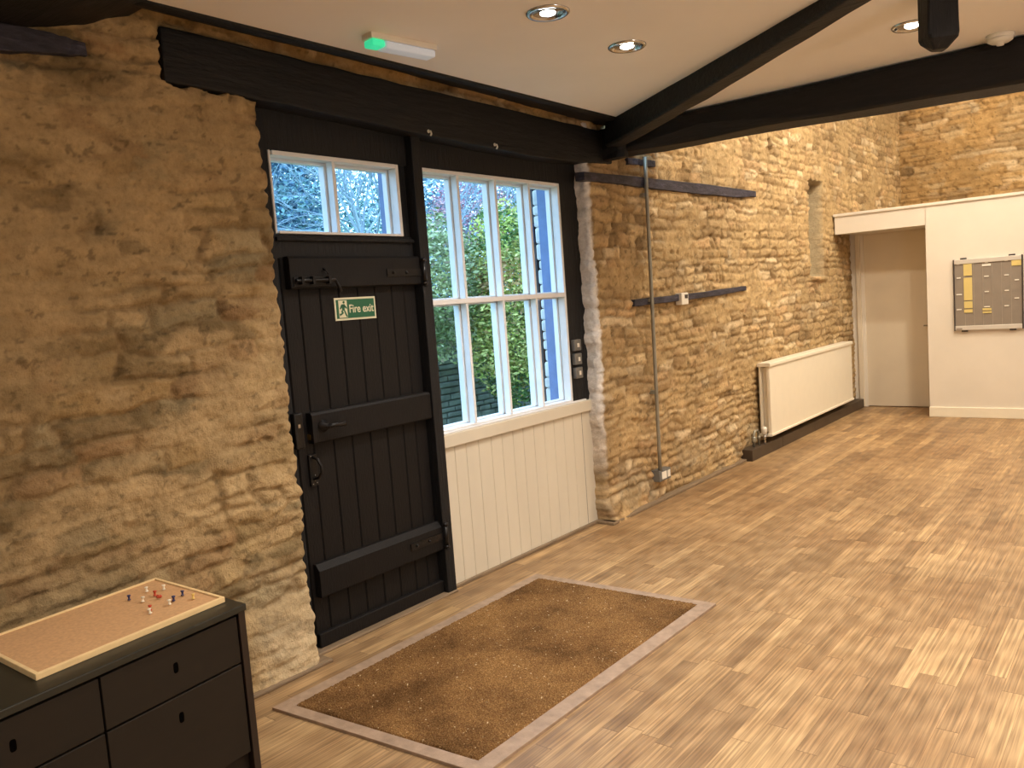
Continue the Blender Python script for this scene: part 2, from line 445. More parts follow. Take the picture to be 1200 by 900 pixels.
# left stretch of the long wall (between dresser and door)
def modL(U, Z, h):
    e = jag(5, .012)(Z)
    inl = sstep(1.700, 1.712, U+e)*sstep(2.416, 2.428, Z+.012*np.sin(U*40))*(1-sstep(2.612, 2.622, Z))
    base = np.where(Z < .35, (.35-Z)*.09, 0)*sstep(1.5, 2.0, U)
    return h*(1-inl)-.09*inl+base
def colL(U, Z, h, C):
    k = (sstep(.55, .15, Z+(fbm(U, Z, 5, 3)-.5)*.3)*sstep(1.75, 1.95, U))[..., None]
    C = C*(1-k*.6)+L(214, 196, 164)*k*.6
    d = sstep(1.9, .9, Z)[..., None]*.12     # paler, more smeared towards the foot
    C = C*(1-d)+L(190, 170, 130)*d
    k2 = (sstep(.56, .70, fbm(U, Z, .9, 71, 3))*.45)[..., None]
    return C*(1-k2)+L(120, 84, 44)*k2
wall_y('wall_left', -.3, 2.125, 0, 2.78, .0085, 21, WX, (.050, .100, .09, .34, .50, .0165, .050), TONL, (122, 98, 66), (174, 148, 108),
       edge1=jag(11, .026, .093), mod=modL, colmod=colL, depth=.16)
wall_y('wall_left', 2.10, 4.87, 2.575, 2.78, .010, 33, WX-.01, (.07, .10, .10, .30, .45, .018, .03), TONR, (120, 90, 56), (176, 144, 96))

# right stretch with niche and small hole
def modR(U, Z, h):
    n = sstep(8.70, 8.72, U+.01*np.sin(Z*60))*(1-sstep(9.10, 9.12, U))*sstep(1.56, 1.575, Z)*(1-sstep(2.54, 2.555, Z+.008*np.sin(U*50)))
    hole = sstep(1, .7, np.hypot((U-7.70)/.075, (Z-2.775)/.085)+(fbm(U, Z, 30, 3)-.5)*.5)
    sill = sstep(8.66, 8.68, U)*(1-sstep(9.15, 9.17, U))*sstep(1.515, 1.52, Z)*(1-sstep(1.56, 1.565, Z))
    pits = 0
    for (py, pz, r) in ((6.35, 1.93, .03), (6.42, 1.90, .03), (5.66, 1.80, .02), (5.75, 1.80, .02), (7.05, 1.95, .02)):
        pits = pits+sstep(1, .3, np.hypot((U-py)/r, (Z-pz)/r))*.03
    crack = sstep(.012, .002, np.abs(U-4.86-.02*np.sin(Z*9)-.01*np.sin(Z*31)))*sstep(1.55, 1.7, Z)*(1-sstep(2.1, 2.2, Z))*.03
    crack = crack+sstep(.014, .002, np.abs(U-6.52-.05*np.sin(Z*7)-.02*np.sin(Z*37)))*sstep(1.35, 1.5, Z)*(1-sstep(2.0, 2.1, Z))*.03
    foot = np.where(Z < .16, .05*(1-Z/.16), 0)*sstep(5.0, 4.6, U)
    return h*(1-n)*(1-hole)-.22*n-.10*hole+.03*sill-pits-crack+foot
def colR(U, Z, h, C):
    k = (sstep(4.60, 4.575, U)*sstep(.05, 1.0, Z+(fbm(U, Z, 6, 5, 3)-.5)*.5)*.93)[..., None]
    C = C*(1-k)+L(236, 232, 228)*k*(.80+.35*fbm(U*3, Z, 9, 8, 3)[..., None])
    k = (sstep(8.69, 8.72, U)*(1-sstep(9.11, 9.13, U))*sstep(1.55, 1.57, Z)*(1-sstep(2.55, 2.57, Z)))[..., None]
    C = C*(1-k)+L(176, 160, 130)*k
    k = (sstep(.5, .2, Z)*sstep(.5, .6, fbm(U, Z, 8, 77, 3))*.35)[..., None]
    C = C*(1-k)+L(150, 140, 118)*k
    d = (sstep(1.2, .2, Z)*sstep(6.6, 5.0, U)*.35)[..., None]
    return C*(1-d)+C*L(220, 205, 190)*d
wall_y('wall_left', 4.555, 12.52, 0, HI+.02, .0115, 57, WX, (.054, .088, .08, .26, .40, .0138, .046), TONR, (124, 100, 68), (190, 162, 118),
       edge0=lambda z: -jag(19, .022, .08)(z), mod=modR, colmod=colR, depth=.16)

# far gable wall (faces -y)
def wall_gable():
    step = .016; x0, x1, z0, z1 = WX-.06, 3.6, 1.9, HI+.02
    nx = int((x1-x0)/step); ny = int((z1-z0)/step)
    U, Z = np.meshgrid(np.linspace(x0, x1, nx), np.linspace(z0, z1, ny))
    h, R, R2, jm, sm = stones(U, Z, 91, .065, .105, .14, .45, .40, .020, .02)
    C = palette(R, R2, jm, sm, U, Z, 91, TONR, (124, 94, 58), (190, 156, 106))
    k = (sstep(.6, .3, np.hypot((U+1.15)/.5, (Z-2.95)/.16)) * .5)[..., None]
    C = C*(1-k)+L(150, 100, 84)*k
    P = np.stack([U, 12.45-h, Z], -1)
    o = grid_mesh('wall_far', P[:, ::-1], C[:, ::-1], M['stone'])
wall_gable()

# solid backing behind the stone faces + the unseen sides of the room
struct(MB().box(-3.29, -3.09, -3.0, 2.05, -.1, 2.78), 'wall_left', M['outwhite'])
struct(MB().box(-3.29, -3.225, 4.62, 12.7, -.1, HI+.1), 'wall_left', M['outwhite'])
struct(MB().box(-3.29, -3.17, 2.05, 4.62, 2.46, 2.78), 'wall_left', M['outwhite'])
struct(MB().box(-3.2, -2.97, -3.0, -.28, 0, 2.78), 'wall_left', M['white'])
struct(MB().box(-3.2, 3.7, 12.6, 12.75, -.1, HI+.1), 'wall_far', M['white'])
struct(MB().box(3.6, 3.75, -3.0, 12.7, -.1, HI+.1), 'wall_right', M['white'])
struct(MB().box(-3.2, 3.7, -3.15, -3.0, -.1, HI+.1), 'wall_back', M['white'])
struct(MB().box(-3.12, 3.65, -3.05, 12.6, -.1, 0), 'floor', M['floor'])
struct(MB().box(-2.72, 3.65, -3.05, 5.45, CEIL, CEIL+.10), 'ceiling', M['ceiling'])
struct(MB().box(-2.9, 3.65, 5.45, 5.55, CEIL, HI), 'wall_bulkhead', M['ceiling'])
struct(MB().box(-3.1, 3.65, 5.45, 12.6, HI, HI+.10), 'ceiling', M['ceiling'])

# ------------------------------------------------------------------ partition with white door
PY_ = 9.46
mb = MB()
mb.box(-2.915, -2.0, PY_, PY_+.10, 2.005, 2.195)
mb.box(-2.003, 3.6, PY_, PY_+.10, 0, 2.195)
mb.box(-2.003, -1.90, PY_+.10, 10.14, 0, 2.195)                  # cheek of the recess
mb.box(-2.915, 3.6, PY_+.05, 12.44, 2.14, 2.19)
mb.box(-2.86, -1.95, PY_+.1, 10.1, 2.006, 2.14)
struct(mb, 'wall_partition', M['white'])
struct(MB().box(-2.925, 3.6, PY_-.016, PY_+.11, 2.195, 2.225), 'trim_1', M['white'], bevel=.004)
struct(MB().box(-2.006, 3.6, PY_-.018, PY_+.001, 0, .105), 'baseboard_partition', M['radiator'], bevel=.004)
mb = MB()
mb.box(-3.0, -2.80, 10.10, 10.20, 0, 2.10).box(-2.80, -1.95, 10.12, 10.20, 2.03, 2.10)
struct(mb, 'wall_recess', M['white'])
d2 = empty('door_2', (-2.47, 10.14, 0)); d2['kind'] = 'structure'
MB().box(-2.885, -2.835, 10.07, 10.14, 0, 2.05).box(-2.835, -2.005, 10.08, 10.14, 2.0, 2.05).build('door_frame', M['doorwhite'], d2, bevel=.005)
MB().box(-2.833, -2.004, 10.115, 10.15, .008, 1.998).build('door_leaf', M['doorwhite'], d2, bevel=.002)
mb = MB(); mb.tube([(-2.06, 10.115, .93), (-2.06, 10.06, .93), (-2.17, 10.055, .93)], .009, 10); mb.lathe([(.025, 0), (.025, .008)], (-2.06, 10.105, .93), axis='y')
mb.build('door_handle', M['chrome'], d2)

# ------------------------------------------------------------------ opening: frame, door, windows, panelling
mb = MB()
mb.box(-3.14, DX-.002, 2.04, 2.203, 0, 2.40)            # left jamb
mb.box(-3.14, DX-.002, 4.362, 4.60, 0, 2.40)            # right jamb
mb.box(-3.14, DX-.004, 2.10, 4.62, 2.238, 2.50)         # head
mb.box(-3.14, DX-.006, 2.2, 3.05, 1.775, 1.880)         # door head
mb.box(-3.13, DX+.012, 2.2, 3.03, 1.850, 1.868)
mb.box(-3.14, -2.985, 3.032, 3.098, 0, 2.40)            # centre post
struct(mb, 'trim_2', M['beam_z'], bevel=.004)

door = empty('door_1', (DX, 2.62, 0)); door['kind'] = 'structure'; door['label'] = 'black ledged plank fire exit door'
# leaf of vertical boards with grooves
mb = MB(); edges = [2.212, 2.30, 2.415, 2.525, 2.64, 2.75, 2.86, 2.945, 3.03]
for a, b in zip(edges[:-1], edges[1:]):
    mb.prism([(-3.075, a), (-3.045, a), (-3.045, a), (DX-.008, a+.006), (DX-.008, b-.006), (-3.045, b), (-3.075, b)], 2, .012, 1.775)
mb.build('plank_panel', M['doorblack'], door)
for (z0, z1, y0, y1, ch) in ((1.638, 1.782, 2.232, 3.045, .012), (.945, 1.085, 2.272, 3.03, .012), (.245, .398, 2.232, 3.045, .03)):
    MB().prism([(DX-.010, z0), (DX+.030, z0), (DX+.034, z0+.006), (DX+.034, z1-ch), (DX+.034-ch*.8, z1), (DX-.010, z1)], 1, y0, y1).build('ledge', M['doorblack'], door, bevel=.003)
MB().box(DX-.012, DX+.016, 2.215, 3.03, .012, .078).build('kickboard', M['doorblack'], door, bevel=.005)
# hinges
for z in (1.70, .32):
    h = MB(); h.tube([(DX+.048, 3.045, z-.055), (DX+.048, 3.045, z+.055)], .013, 12); h.lathe([(.004, 0), (.016, .004), (.016, .016), (.005, .022)], (DX+.048, 3.045, z+.05)); h.lathe([(.005, -.02), (.016, -.014), (.016, 0)], (DX+.048, 3.045, z-.05))
    h.box(DX+.034, DX+.040, 2.80, 3.045, z-.018, z+.018)
    h.lathe([(.009, 0), (.007, .006), (.001, .008)], (DX+.040, 2.93, z), 12, 'x'); h.lathe([(.009, 0), (.007, .006), (.001, .008)], (DX+.040, 2.84, z), 12, 'x')
    h.build('strap_hinge', M['iron'], door)
# rim lock keep on the jamb edge, lever, escutcheon, pull handle, bolt
k = MB().box(DX-.004, DX+.030, 2.182, 2.228, .935, 1.095).build('lock_keep', M['iron'], door, bevel=.006)
MB().box(DX+.026, DX+.034, 2.196, 2.208, 1.030, 1.046).build('latch_tip', M['chrome'], k)
mb = MB(); mb.lathe([(.028, 0), (.028, .006), (.014, .010), (.010, .045)], (DX+.034, 2.33, 1.020), 20, 'x')
mb.tube([(DX+.075, 2.325, 1.020), (DX+.080, 2.36, 1.021), (DX+.078, 2.40, 1.018), (DX+.074, 2.425, 1.018)], [.011, .009, .011, .012], 12)
mb.build('lever_handle', M['iron'], door)
mb = MB(); n = 18
mb.add([(DX+.014, 2.283+.013*math.cos(2*PI*i/n), .975+.026*math.sin(2*PI*i/n)) for i in range(n)]+[(DX+.014, 2.283+.008*math.cos(2*PI*i/n), .975+.019*math.sin(2*PI*i/n)) for i in range(n)]+
       [(DX-.01, 2.283+.013*math.cos(2*PI*i/n), .975+.026*math.sin(2*PI*i/n)) for i in range(n)],
       [(i, (i+1) % n, n+(i+1) % n, n+i) for i in range(n)]+[(i, (i+1) % n, 2*n+(i+1) % n, 2*n+i) for i in range(n)])
mb.build('keyhole_ring', M['brass'], door)
mb = MB(); mb.box(DX-.010, DX+.004, 2.258, 2.300, .752, .895)
mb.tube([(DX, 2.275, .885), (DX+.03, 2.283, .875), (DX+.045, 2.290, .845), (DX+.045, 2.290, .815), (DX+.03, 2.283, .790), (DX, 2.275, .782)], .007, 10)
ph = mb.build('pull_handle', M['iron'], door, bevel=.002)
mb = MB()
for (y, z) in ((2.268, .888), (2.282, .80), (2.268, .762), (2.290, .764), (2.280, .775)): mb.lathe([(.004, 0), (.003, .004)], (DX+.003, y, z), 8, 'x')
mb.build('screw_heads', M['chrome'], ph)
mb = MB(); mb.box(DX+.030, DX+.040, 2.245, 2.44, 1.648, 1.690)
mb.tube([(DX+.052, 2.245, 1.673), (DX+.052, 2.462, 1.673), (DX+.062, 2.475, 1.64), (DX+.062, 2.482, 1.618)], .008, 10)
for y in (2.27, 2.33, 2.42): mb.box(DX+.036, DX+.064, y, y+.014, 1.656, 1.690)
mb.build('slide_bolt', M['iron'], door, bevel=.001)
mb = MB(); mb.tube([(DX+.03, 2.415, 1.725), (DX+.05, 2.415, 1.715), (DX+.052, 2.425, 1.70)], .005, 8)
mb.build('small_hook', M['iron'], door)

# windows
def window(name, ys, zs, mid_rows, bar=.019, outer=.020):
    w = empty(name, (DX-.03, (ys[0]+ys[-1])/2, zs[0])); w['kind'] = 'structure'
    y0, y1, z0, z1 = ys[0], ys[-1], zs[0], zs[-1]
    f = MB()
    xf = DX+.004
    f.box(-3.080, xf, y0, y0+.010, z0, z1).box(-3.080, xf, y1-outer, y1, z0, z1)
    f.box(-3.080, xf, y0+outer, y1-outer, z1-outer, z1).box(-3.080, xf, y0+outer, y1-outer, z0, z0+.012)
    # outer rebate, wider
    f.box(-3.118, -3.084, y0-.0, y0+.012, z0, z1).box(-3.118, -3.084, y1-outer-.012, y1, z0, z1)
    f.box(-3.118, -3.084, y0+outer+.012, y1-outer-.012, z1-.034, z1).box(-3.13, -3.084, y0+outer, y1-outer, z0-.01, z0+.02)
    f.build('window_frame', M['winwhite'], w, bevel=.003)
    for y in ys[1:-1]:
        MB().box(-3.070, xf-.001, y-bar/2, y+bar/2, z0+.012, z1-outer).box(-3.115, -3.076, y-bar/2-.010, y+bar/2+.010, z0+.018, z1-.034).build('glazing_bar', M['winwhite'], w, bevel=.003)
    for z in zs[1:-1]:
        MB().box(-3.070, xf+.001, y0+outer, y1-outer, z-.014, z+.014).box(-3.115, -3.076, y0+outer+.012, y1-outer-.012, z-.022, z+.022).build('glazing_bar', M['winwhite'], w, bevel=.003)
    for i in range(len(ys)-1):
        for j in range(len(zs)-1):
            MB().add([(-3.073, ys[i]+.012, zs[j]+.010), (-3.073, ys[i+1]-.012, zs[j]+.010), (-3.073, ys[i+1]-.012, zs[j+1]-.012), (-3.073, ys[i]+.012, zs[j+1]-.012)], [(0, 1, 2, 3)]).build('glass_pane', M['glass'], w)
    return w
window('window_1', [2.203, 2.555, 2.968], [1.882, 2.238], 0)
MB_ = MB().box(-3.14, DX-.02, 2.966, 3.034, 1.87, 2.25); struct(MB_, 'trim_3', M['beam_z'])
window('window_2', [3.098, 3.408, 3.727, 4.047, 4.362], [.850, 1.540, 2.238], 1)

# panelling below the window
pan = empty('trim_4', (DX, 3.8, 0)); pan['kind'] = 'structure'; pan['label'] = 'cream painted boarding below the large window'
mb = MB(); ys = [3.098, 3.215, 3.308, 3.412, 3.522, 3.62, 3.722, 3.82, 3.925, 4.03, 4.135, 4.24, 4.345, 4.45, 4.60]
for a, b in zip(ys[:-1], ys[1:]):
    mb.prism([(-3.07, a), (DX-.006, a), (DX, a+.0035), (DX, b-.0035), (DX-.006, b), (-3.07, b)], 2, .016, .775)
mb.build('board_panel', M['panel'], pan)
MB().box(-3.10, DX+.020, 3.098, 4.57, .765, .838).build('cap_rail', M['panel'], pan, bevel=.006)
MB().box(-3.15, DX+.014, 3.098, 4.50, .838, .850).build('sill_board', M['winwhite'], pan, bevel=.003)
struct(MB().box(-3.12, DX+.018, 3.10, 4.60, 0, .018), 'trim_5', M['strip'], bevel=.004)
struct(MB().box(DX-.02, DX+.055, 2.12, 3.10, 0, .012), 'trim_6', M['strip'], bevel=.004)
struct(MB().box(WX-.03, WX+.055, 1.2, 2.17, 0, .016), 'trim_7', M['strip'], bevel=.005)
struct(MB().box(WX-.05, WX+.045, 4.535, 6.75, 0, .020), 'trim_8', M['strip'], bevel=.005)
struct(MB().box(DX, WX+.05, 4.52, 4.60, 0, .020), 'trim_9', M['strip'], bevel=.004)

# ------------------------------------------------------------------ old timbers
def beam(name, rings, mat, label, cat='beam', group=None, smooth=False, bevel=.012, rough=.004, seed=1):
    """rings: list of closed cross sections (same count), lofted, slightly adzed"""
    rnd = random.Random(seed); v = []; n = len(rings[0]); f = []
    for r in rings: v += [Vector(p)+Vector((rnd.uniform(-rough, rough), rnd.uniform(-rough, rough), rnd.uniform(-rough, rough))) for p in r]
    for i in range(len(rings)-1):
        for k in range(n): f.append((i*n+k, i*n+(k+1) % n, (i+1)*n+(k+1) % n, (i+1)*n+k))
    f += [tuple(range(n))[::-1], tuple(range((len(rings)-1)*n, len(rings)*n))]
    return thing(MB().add(v, f, smooth), name, mat, label, cat, group, bevel)

def interp(pts, t):
    for (a, va), (b, vb) in zip(pts[:-1], pts[1:]):
        if t <= b: return va+(vb-va)*max(0, (t-a))/(b-a)
    return pts[-1][1]
# lintel
bot = [(1.70, 2.421), (2.1, 2.411), (2.6, 2.400), (3.1, 2.376), (4.1, 2.352), (4.87, 2.385)]
top = [(1.70, 2.622), (2.57, 2.608), (4.87, 2.585)]
rings = []
for i in range(24):
    y = 1.704+(4.86-1.704)*i/23; b = interp(bot, y); t = interp(top, y)
    rings.append([(-3.16, y, b), (WX+.004, y, b), (WX+.012, y, t), (-3.16, y, t)])
beam('timber_lintel', rings, M['beam_y'], 'long black timber lintel spanning above the fire exit door and large window', seed=3, rough=.003, bevel=.008)
# wall plate just under the ceiling
rings = []
for i in range(14):
    y = -.3+(4.80+.3)*i/13; o = .0
    rings.append([(-2.99, y, 2.690 if y < 2.6 else 2.69-(y-2.6)*.024), (-2.735+.01*math.sin(y*2), y, 2.598), (-2.70, y, 2.60), (-2.70, y, 2.66), (-2.99, y, 2.76)])
beam('wall_plate', rings, M['beam_y'], 'slim dark timber wall plate along the ceiling edge above the lintel', seed=4, rough=.002, bevel=.004)
# tie beam across the room
rings = []
for i in range(30):
    x = -2.99+(3.58+2.99)*(i/29)**1.25
    zb = interp([(-3, 2.40), (-2.6, 2.386), (-1.83, 2.380), (-1.14, 2.354), (-.56, 2.340), (3.6, 2.33)], x)
    zt = interp([(-3, 2.55), (-2.6, 2.600), (3.6, 2.608)], x)
    zb = 1.5+(zb-1.5)*1.050
    ch = .012+.05*math.exp(-((x+2.25)/.35)**2)
    rings.append([(x, 4.785+ch, zb), (x, 4.78, zb+ch*1.3), (x, 4.782, zt-.03), (x, 4.80, zt), (x, 5.03, zt), (x, 5.05, zt-.05), (x, 5.05, zb+.02), (x, 5.03, zb)])
beam('tie_beam', rings, M['beam_x'], 'heavy black tie beam crossing the hall below the ceiling, beyond the door and window', seed=5, rough=.004, bevel=.006)
# diagonal brace under the ceiling
a = Vector((-2.719, 4.572, 0)); b = Vector((-.2, 2.86, 0)); d = (b-a).normalized(); nrm = Vector((-d.y, d.x, 0))
if nrm.y < 0: nrm = -nrm
rings = []
p0 = a-d*.16
for i in range(16):
    t = i/15; p = p0+(b-p0)*t; w = .12; sd_ = (p-a).length*(1 if t > .06 else 0); zb = interp([(0, 2.462), (1.07, 2.50), (2.25, 2.566), (3.3, 2.585)], sd_)
    q = p+nrm*w
    rings.append([(p.x, p.y, 2.622), (p.x, p.y, zb+.01), (p.x+nrm.x*.01, p.y+nrm.y*.01, zb), (q.x, q.y, zb), (q.x, q.y, 2.622)])
beam('ceiling_brace', rings, M['beam_x'], 'black diagonal timber brace under the ceiling meeting the tie beam at the wall', seed=6, rough=.0035, bevel=.006)
# block where lintel, brace and tie beam meet
rings = []
for i, (z, e) in enumerate(((2.40, .0), (2.45, .01), (2.50, .02), (2.55, .03), (2.60, .04))):
    x1 = -2.80+e; y0 = 4.74
    rings.append([(-2.95, y0, z), (x1-.02, y0, z), (x1+.02, y0+.03, z), (x1+.02, 4.82, z), (-2.95, 4.82, z)])
beam('corner_block', rings, M['beam_z'], 'black timber joint block at the wall where tie beam and lintel meet', seed=8, rough=.004, bevel=.006)
# stub post hanging from the ceiling (octagonal-ended)
cx, cy = -.735, 3.78; r = .058
def octa(rr, z, k=.34):
    pts = []
    ang = math.radians(33)
    for (u, v) in ((-1, -k), (-1, k), (-k, 1), (k, 1), (1, k), (1, -k), (k, -1), (-k, -1)):
        u *= rr; v *= rr
        pts.append((cx+u*math.cos(ang)-v*math.sin(ang), cy+u*math.sin(ang)+v*math.cos(ang), z))
    return pts
beam('hanging_post', [octa(r, 2.612, .9), octa(r, 2.5, .9), octa(r, 2.44, .88), octa(r*.96, 2.425, .8), octa(r*.42, 2.385, .8)], M['beam_z'],
     'black stub post hanging from the ceiling in front of the tie beam', 'post', seed=9, rough=.003, bevel=.004)
# near beam at top-left
rings = []
for i in range(14):
    t = i/13; x = -2.99+t*3.2
    zb = 2.525+.02*t; yb = 1.50 if t > .12 else 1.46+.04*t/.12
    zc = zb+.05
    rings.append([(x, .98, zb-.02), (x, 1.22, zb-.01), (x, 1.44, zb+.045), (x, yb+.04, zb+.075), (x, 1.60, 2.635), (x, .98, 2.635)])
beam('tie_beam', rings, M['beam_x'], 'nearer dark tie beam end at the top left corner above the stone wall', seed=12, rough=.005, bevel=.008)

def wall_timber(pts, hts, label, seed, proud=.014):
    """embedded bonding timber: pts (y,z) centreline; hts thickness"""
    rings = []
    n = 18
    for i in range(n):
        t = i/(n-1); k = t*(len(pts)-1); j = min(int(k), len(pts)-2); f = k-j
        f2 = f
        y = pts[j][0]+(pts[j+1][0]-pts[j][0])*f2; z = pts[j][1]+(pts[j+1][1]-pts[j][1])*f2; h = (hts[j]+(hts[j+1]-hts[j])*f2)/2
        rings.append([(WX-.05, y, z-h), (WX+proud, y, z-h*.95), (WX+proud, y, z+h*.95), (WX-.05, y, z+h)])
    return beam('bonding_timber', rings, M['beam_slate'], label, 'wall timber', None, False, .004, .003, seed)
M['beam_slate'] = mat_black_timber('slate_black_timber', (58, 55, 66), (5, 1.2, 5))
wall_timber([(4.475, 2.276), (4.9, 2.285), (5.4, 2.290), (6.2, 2.300), (6.9, 2.310), (7.26, 2.322)], [.055, .062, .075, .085, .08, .05], 'long dark timber strip set in the stone wall just below the tie beam', 20, .022)
wall_timber([(5.02, 1.449), (5.5, 1.455), (6.2, 1.468), (6.96, 1.494)], [.05, .05, .05, .045], 'dark timber strip set in the stone wall behind the thermostat', 21, .018)
wall_timber([(5.05, 2.42), (5.25, 2.428), (5.44, 2.432)], [.045, .045, .045], 'short dark timber fragment in the wall tucked under the tie beam', 22, .014)
wall_timber([(.9, 2.455), (1.15, 2.468), (1.30, 2.478), (1.42, 2.478)], [.10, .095, .07, .05], 'tapering dark timber embedded in the stone at the top left corner', 23, .02)

# little hooks under the lintel
for (y, z, lab) in ((3.10, 2.385, 'small white hook under the lintel above the centre post'), (3.62, 2.372, 'small white hook under the lintel above the large window')):
    mb = MB(); mb.tube([(WX+.004, y, z+.012), (WX+.022, y, z+.010), (WX+.026, y, z-.004), (WX+.018, y, z-.012)], .0045, 8); mb.lathe([(.009, 0), (.009, .004)], (WX+.006, y, z+.012), 12, 'x')
    thing(mb, 'cup_hook', M['plastic'], lab, 'hook')

# ------------------------------------------------------------------ fire exit sign
sg = empty('fire_exit_sign', (DX-.003, 2.616, 1.49), 'green and cream running man Fire exit sign on the black door', 'sign')
X0 = DX-.0075; c0 = (2.616, 1.538); W_, H_ = .252, .106
MB().box(X0, X0+.004, c0[0]-W_/2, c0[0]+W_/2, c0[1]-H_/2, c0[1]+H_/2).build('sign_border', M['signcream'], sg)
MB().box(X0+.004, X0+.005, c0[0]-W_/2+.009, c0[0]+W_/2-.009, c0[1]-H_/2+.009, c0[1]+H_/2-.009).build('sign_field', M['signgreen'], sg)
def sy(u): return c0[0]-W_/2+u*W_
def sz(v): return c0[1]-H_/2+v*H_
pg = MB()
def flat(poly, x, mbx): mbx.prism([(sy(u), sz(v)) for u, v in poly], 0, x, x+.0006); return mbx
flat([(.09, .12), (.29, .12), (.29, .88), (.09, .88)], X0+.005, pg)
pg.build('doorway_symbol', M['signcream'], sg)
mn = MB(); xx = X0+.0056
mn.lathe([(.006, 0), (.006, .0006)], (xx, sy(.215), sz(.80)), 14, 'x')
flat([(.15, .70), (.235, .72), (.225, .45), (.17, .42)], xx, mn)          # torso
flat([(.15, .70), (.11, .52), (.13, .48), (.175, .62)], xx, mn)           # rear arm
flat([(.225, .70), (.285, .56), (.275, .49), (.215, .60)], xx, mn)        # front arm
flat([(.17, .46), (.20, .32), (.13, .22), (.10, .25), (.15, .34), (.14, .42)], xx, mn)
flat([(.20, .46), (.235, .44), (.265, .28), (.29, .15), (.26, .14), (.23, .27)], xx, mn)
flat([(.10, .20), (.145, .26), (.10, .32)], xx, mn)
mn.build('running_figure', M['signgreen'], sg)
cu = bpy.data.curves.new('sign_lettering', 'FONT'); cu.body = 'Fire exit'; cu.size = .051; cu.align_x = 'CENTER'; cu.align_y = 'CENTER'; cu.extrude = .0004; cu.offset = .0007
to = bpy.data.objects.new('sign_lettering', cu); col.objects.link(to)
bpy.context.view_layer.update()
me = bpy.data.meshes.new_from_object(to); bpy.data.objects.remove(to)
me.materials.clear(); me.materials.append(M['signcream'])
lt = bpy.data.objects.new('sign_lettering', me); col.objects.link(lt); lt.parent = sg
wd = max(v.co.x for v in me.vertices)-min(v.co.x for v in me.vertices)
me.transform(Matrix.Diagonal((.60*W_/wd, 1.05, 1, 1)))
lt.rotation_euler = (PI/2, 0, PI/2); lt.location = Vector((X0+.0056, sy(.635), sz(.48)))-Vector(sg.location)

# ------------------------------------------------------------------ switches, conduit, socket, thermostat
for i, (z, lab) in enumerate(((1.210, 'top metal light switch on the black post beside the window'), (1.120, 'middle metal light switch on the black post beside the window'), (1.030, 'lowest metal light switch on the black post beside the window'))):
    s_ = empty('light_switch', (DX+.001, 4.43, z), lab, 'switch', 'switches on the black window post')
    MB().box(DX-.002, DX+.026, 4.385, 4.462, z-.036, z+.036).build('switch_box', M['greybox'], s_, bevel=.004)
    MB().box(DX+.0262, DX+.034, 4.412, 4.432, z-.014, z+.012).build('rocker', M['plastic'], s_, bevel=.002)
mb = MB(); cp = []
for i in range(14):
    z = 2.46-(2.46-.225)*i/13; cp.append((WX+.038, 5.205+.04*(z-.225)/2.235, z))
mb.tube(cp, .0135, 12)
co_ = mb.build('metal_conduit', M['conduit']); center_origin(co_); tag(co_, 'galvanised metal conduit running down the stone wall to the socket', 'conduit')
def child(mb, name, mat, par, **k): return mb.build(name, mat, par, **k)
for z in (2.2, 1.46, .8):
    child(MB().box(WX-.02, WX+.03, 5.18+.04*z/2.4, 5.24+.04*z/2.4, z-.012, z+.012), 'saddle_clip', M['conduit'], co_, bevel=.002)
sk = empty('wall_socket', (WX, 5.265, .14), 'metal clad socket box at the bottom of the conduit', 'socket')
MB().box(WX-.03, WX+.048, 5.175, 5.345, .150, .232).build('back_box', M['greybox'], sk, bevel=.004)
MB().box(WX+.049, WX+.053, 5.205, 5.275, .165, .218).build('socket_face', M['plastic'], sk, bevel=.001)
MB().box(WX+.049, WX+.053, 5.290, 5.328, .167, .216).build('switch_face', M['plastic'], sk, bevel=.001)
th = empty('thermostat', (WX, 5.73, 1.41), 'small white thermostat with dark display on the lower wall timber', 'thermostat')
MB().box(WX-.01, WX+.045, 5.675, 5.785, 1.405, 1.495).build('housing', M['plastic'], th, bevel=.005)
MB().box(WX+.045, WX+.048, 5.725, 5.770, 1.452, 1.480).build('display', M['darkplastic'], th)
for zz in (1.425, 1.437): pass

# ------------------------------------------------------------------ radiator and pipe boxing
rad = empty('radiator', (-2.85, 8.3, .15), 'long white panel radiator on the stone wall beside the partition', 'radiator')
ry0, ry1, rz0, rz1 = 7.10, 9.54, .155, .812
MB().box(-2.835, -2.80, ry0+.01, ry1-.01, rz0+.02, rz1-.02).build('front_panel', M['radiator'], rad, bevel=.008)
MB().box(-2.905, -2.882, ry0+.01, ry1-.01, rz0+.02, rz1-.02).build('rear_panel', M['radiator'], rad, bevel=.008)
MB().prism([(-2.912, rz1-.03), (-2.912, rz1), (-2.900, rz1+.006), (-2.800, rz1+.006), (-2.788, rz1), (-2.788, rz1-.028), (-2.80, rz1-.03)], 1, ry0, ry1).build('top_rail', M['radiator'], rad, bevel=.004)
MB().prism([(-2.912, rz0), (-2.912, rz0+.025), (-2.792, rz0+.025), (-2.790, rz0+.006), (-2.80, rz0)], 1, ry0, ry1).build('bottom_rail', M['radiator'], rad, bevel=.004)
mb = MB()
for y in np.arange(ry0+.05, ry1-.05, .05): mb.box(-2.880, -2.838, y, y+.003, rz0+.04, rz1-.04)
mb.build('convector_fins', M['radiator'], rad)
mb = MB(); mb.lathe([(.010, 0), (.022, .004), (.024, .05), (.018, .066), (.004, .070)], (-2.845, 7.045, .185), 18)
vl = mb.build('valve_head', M['plastic'], rad)
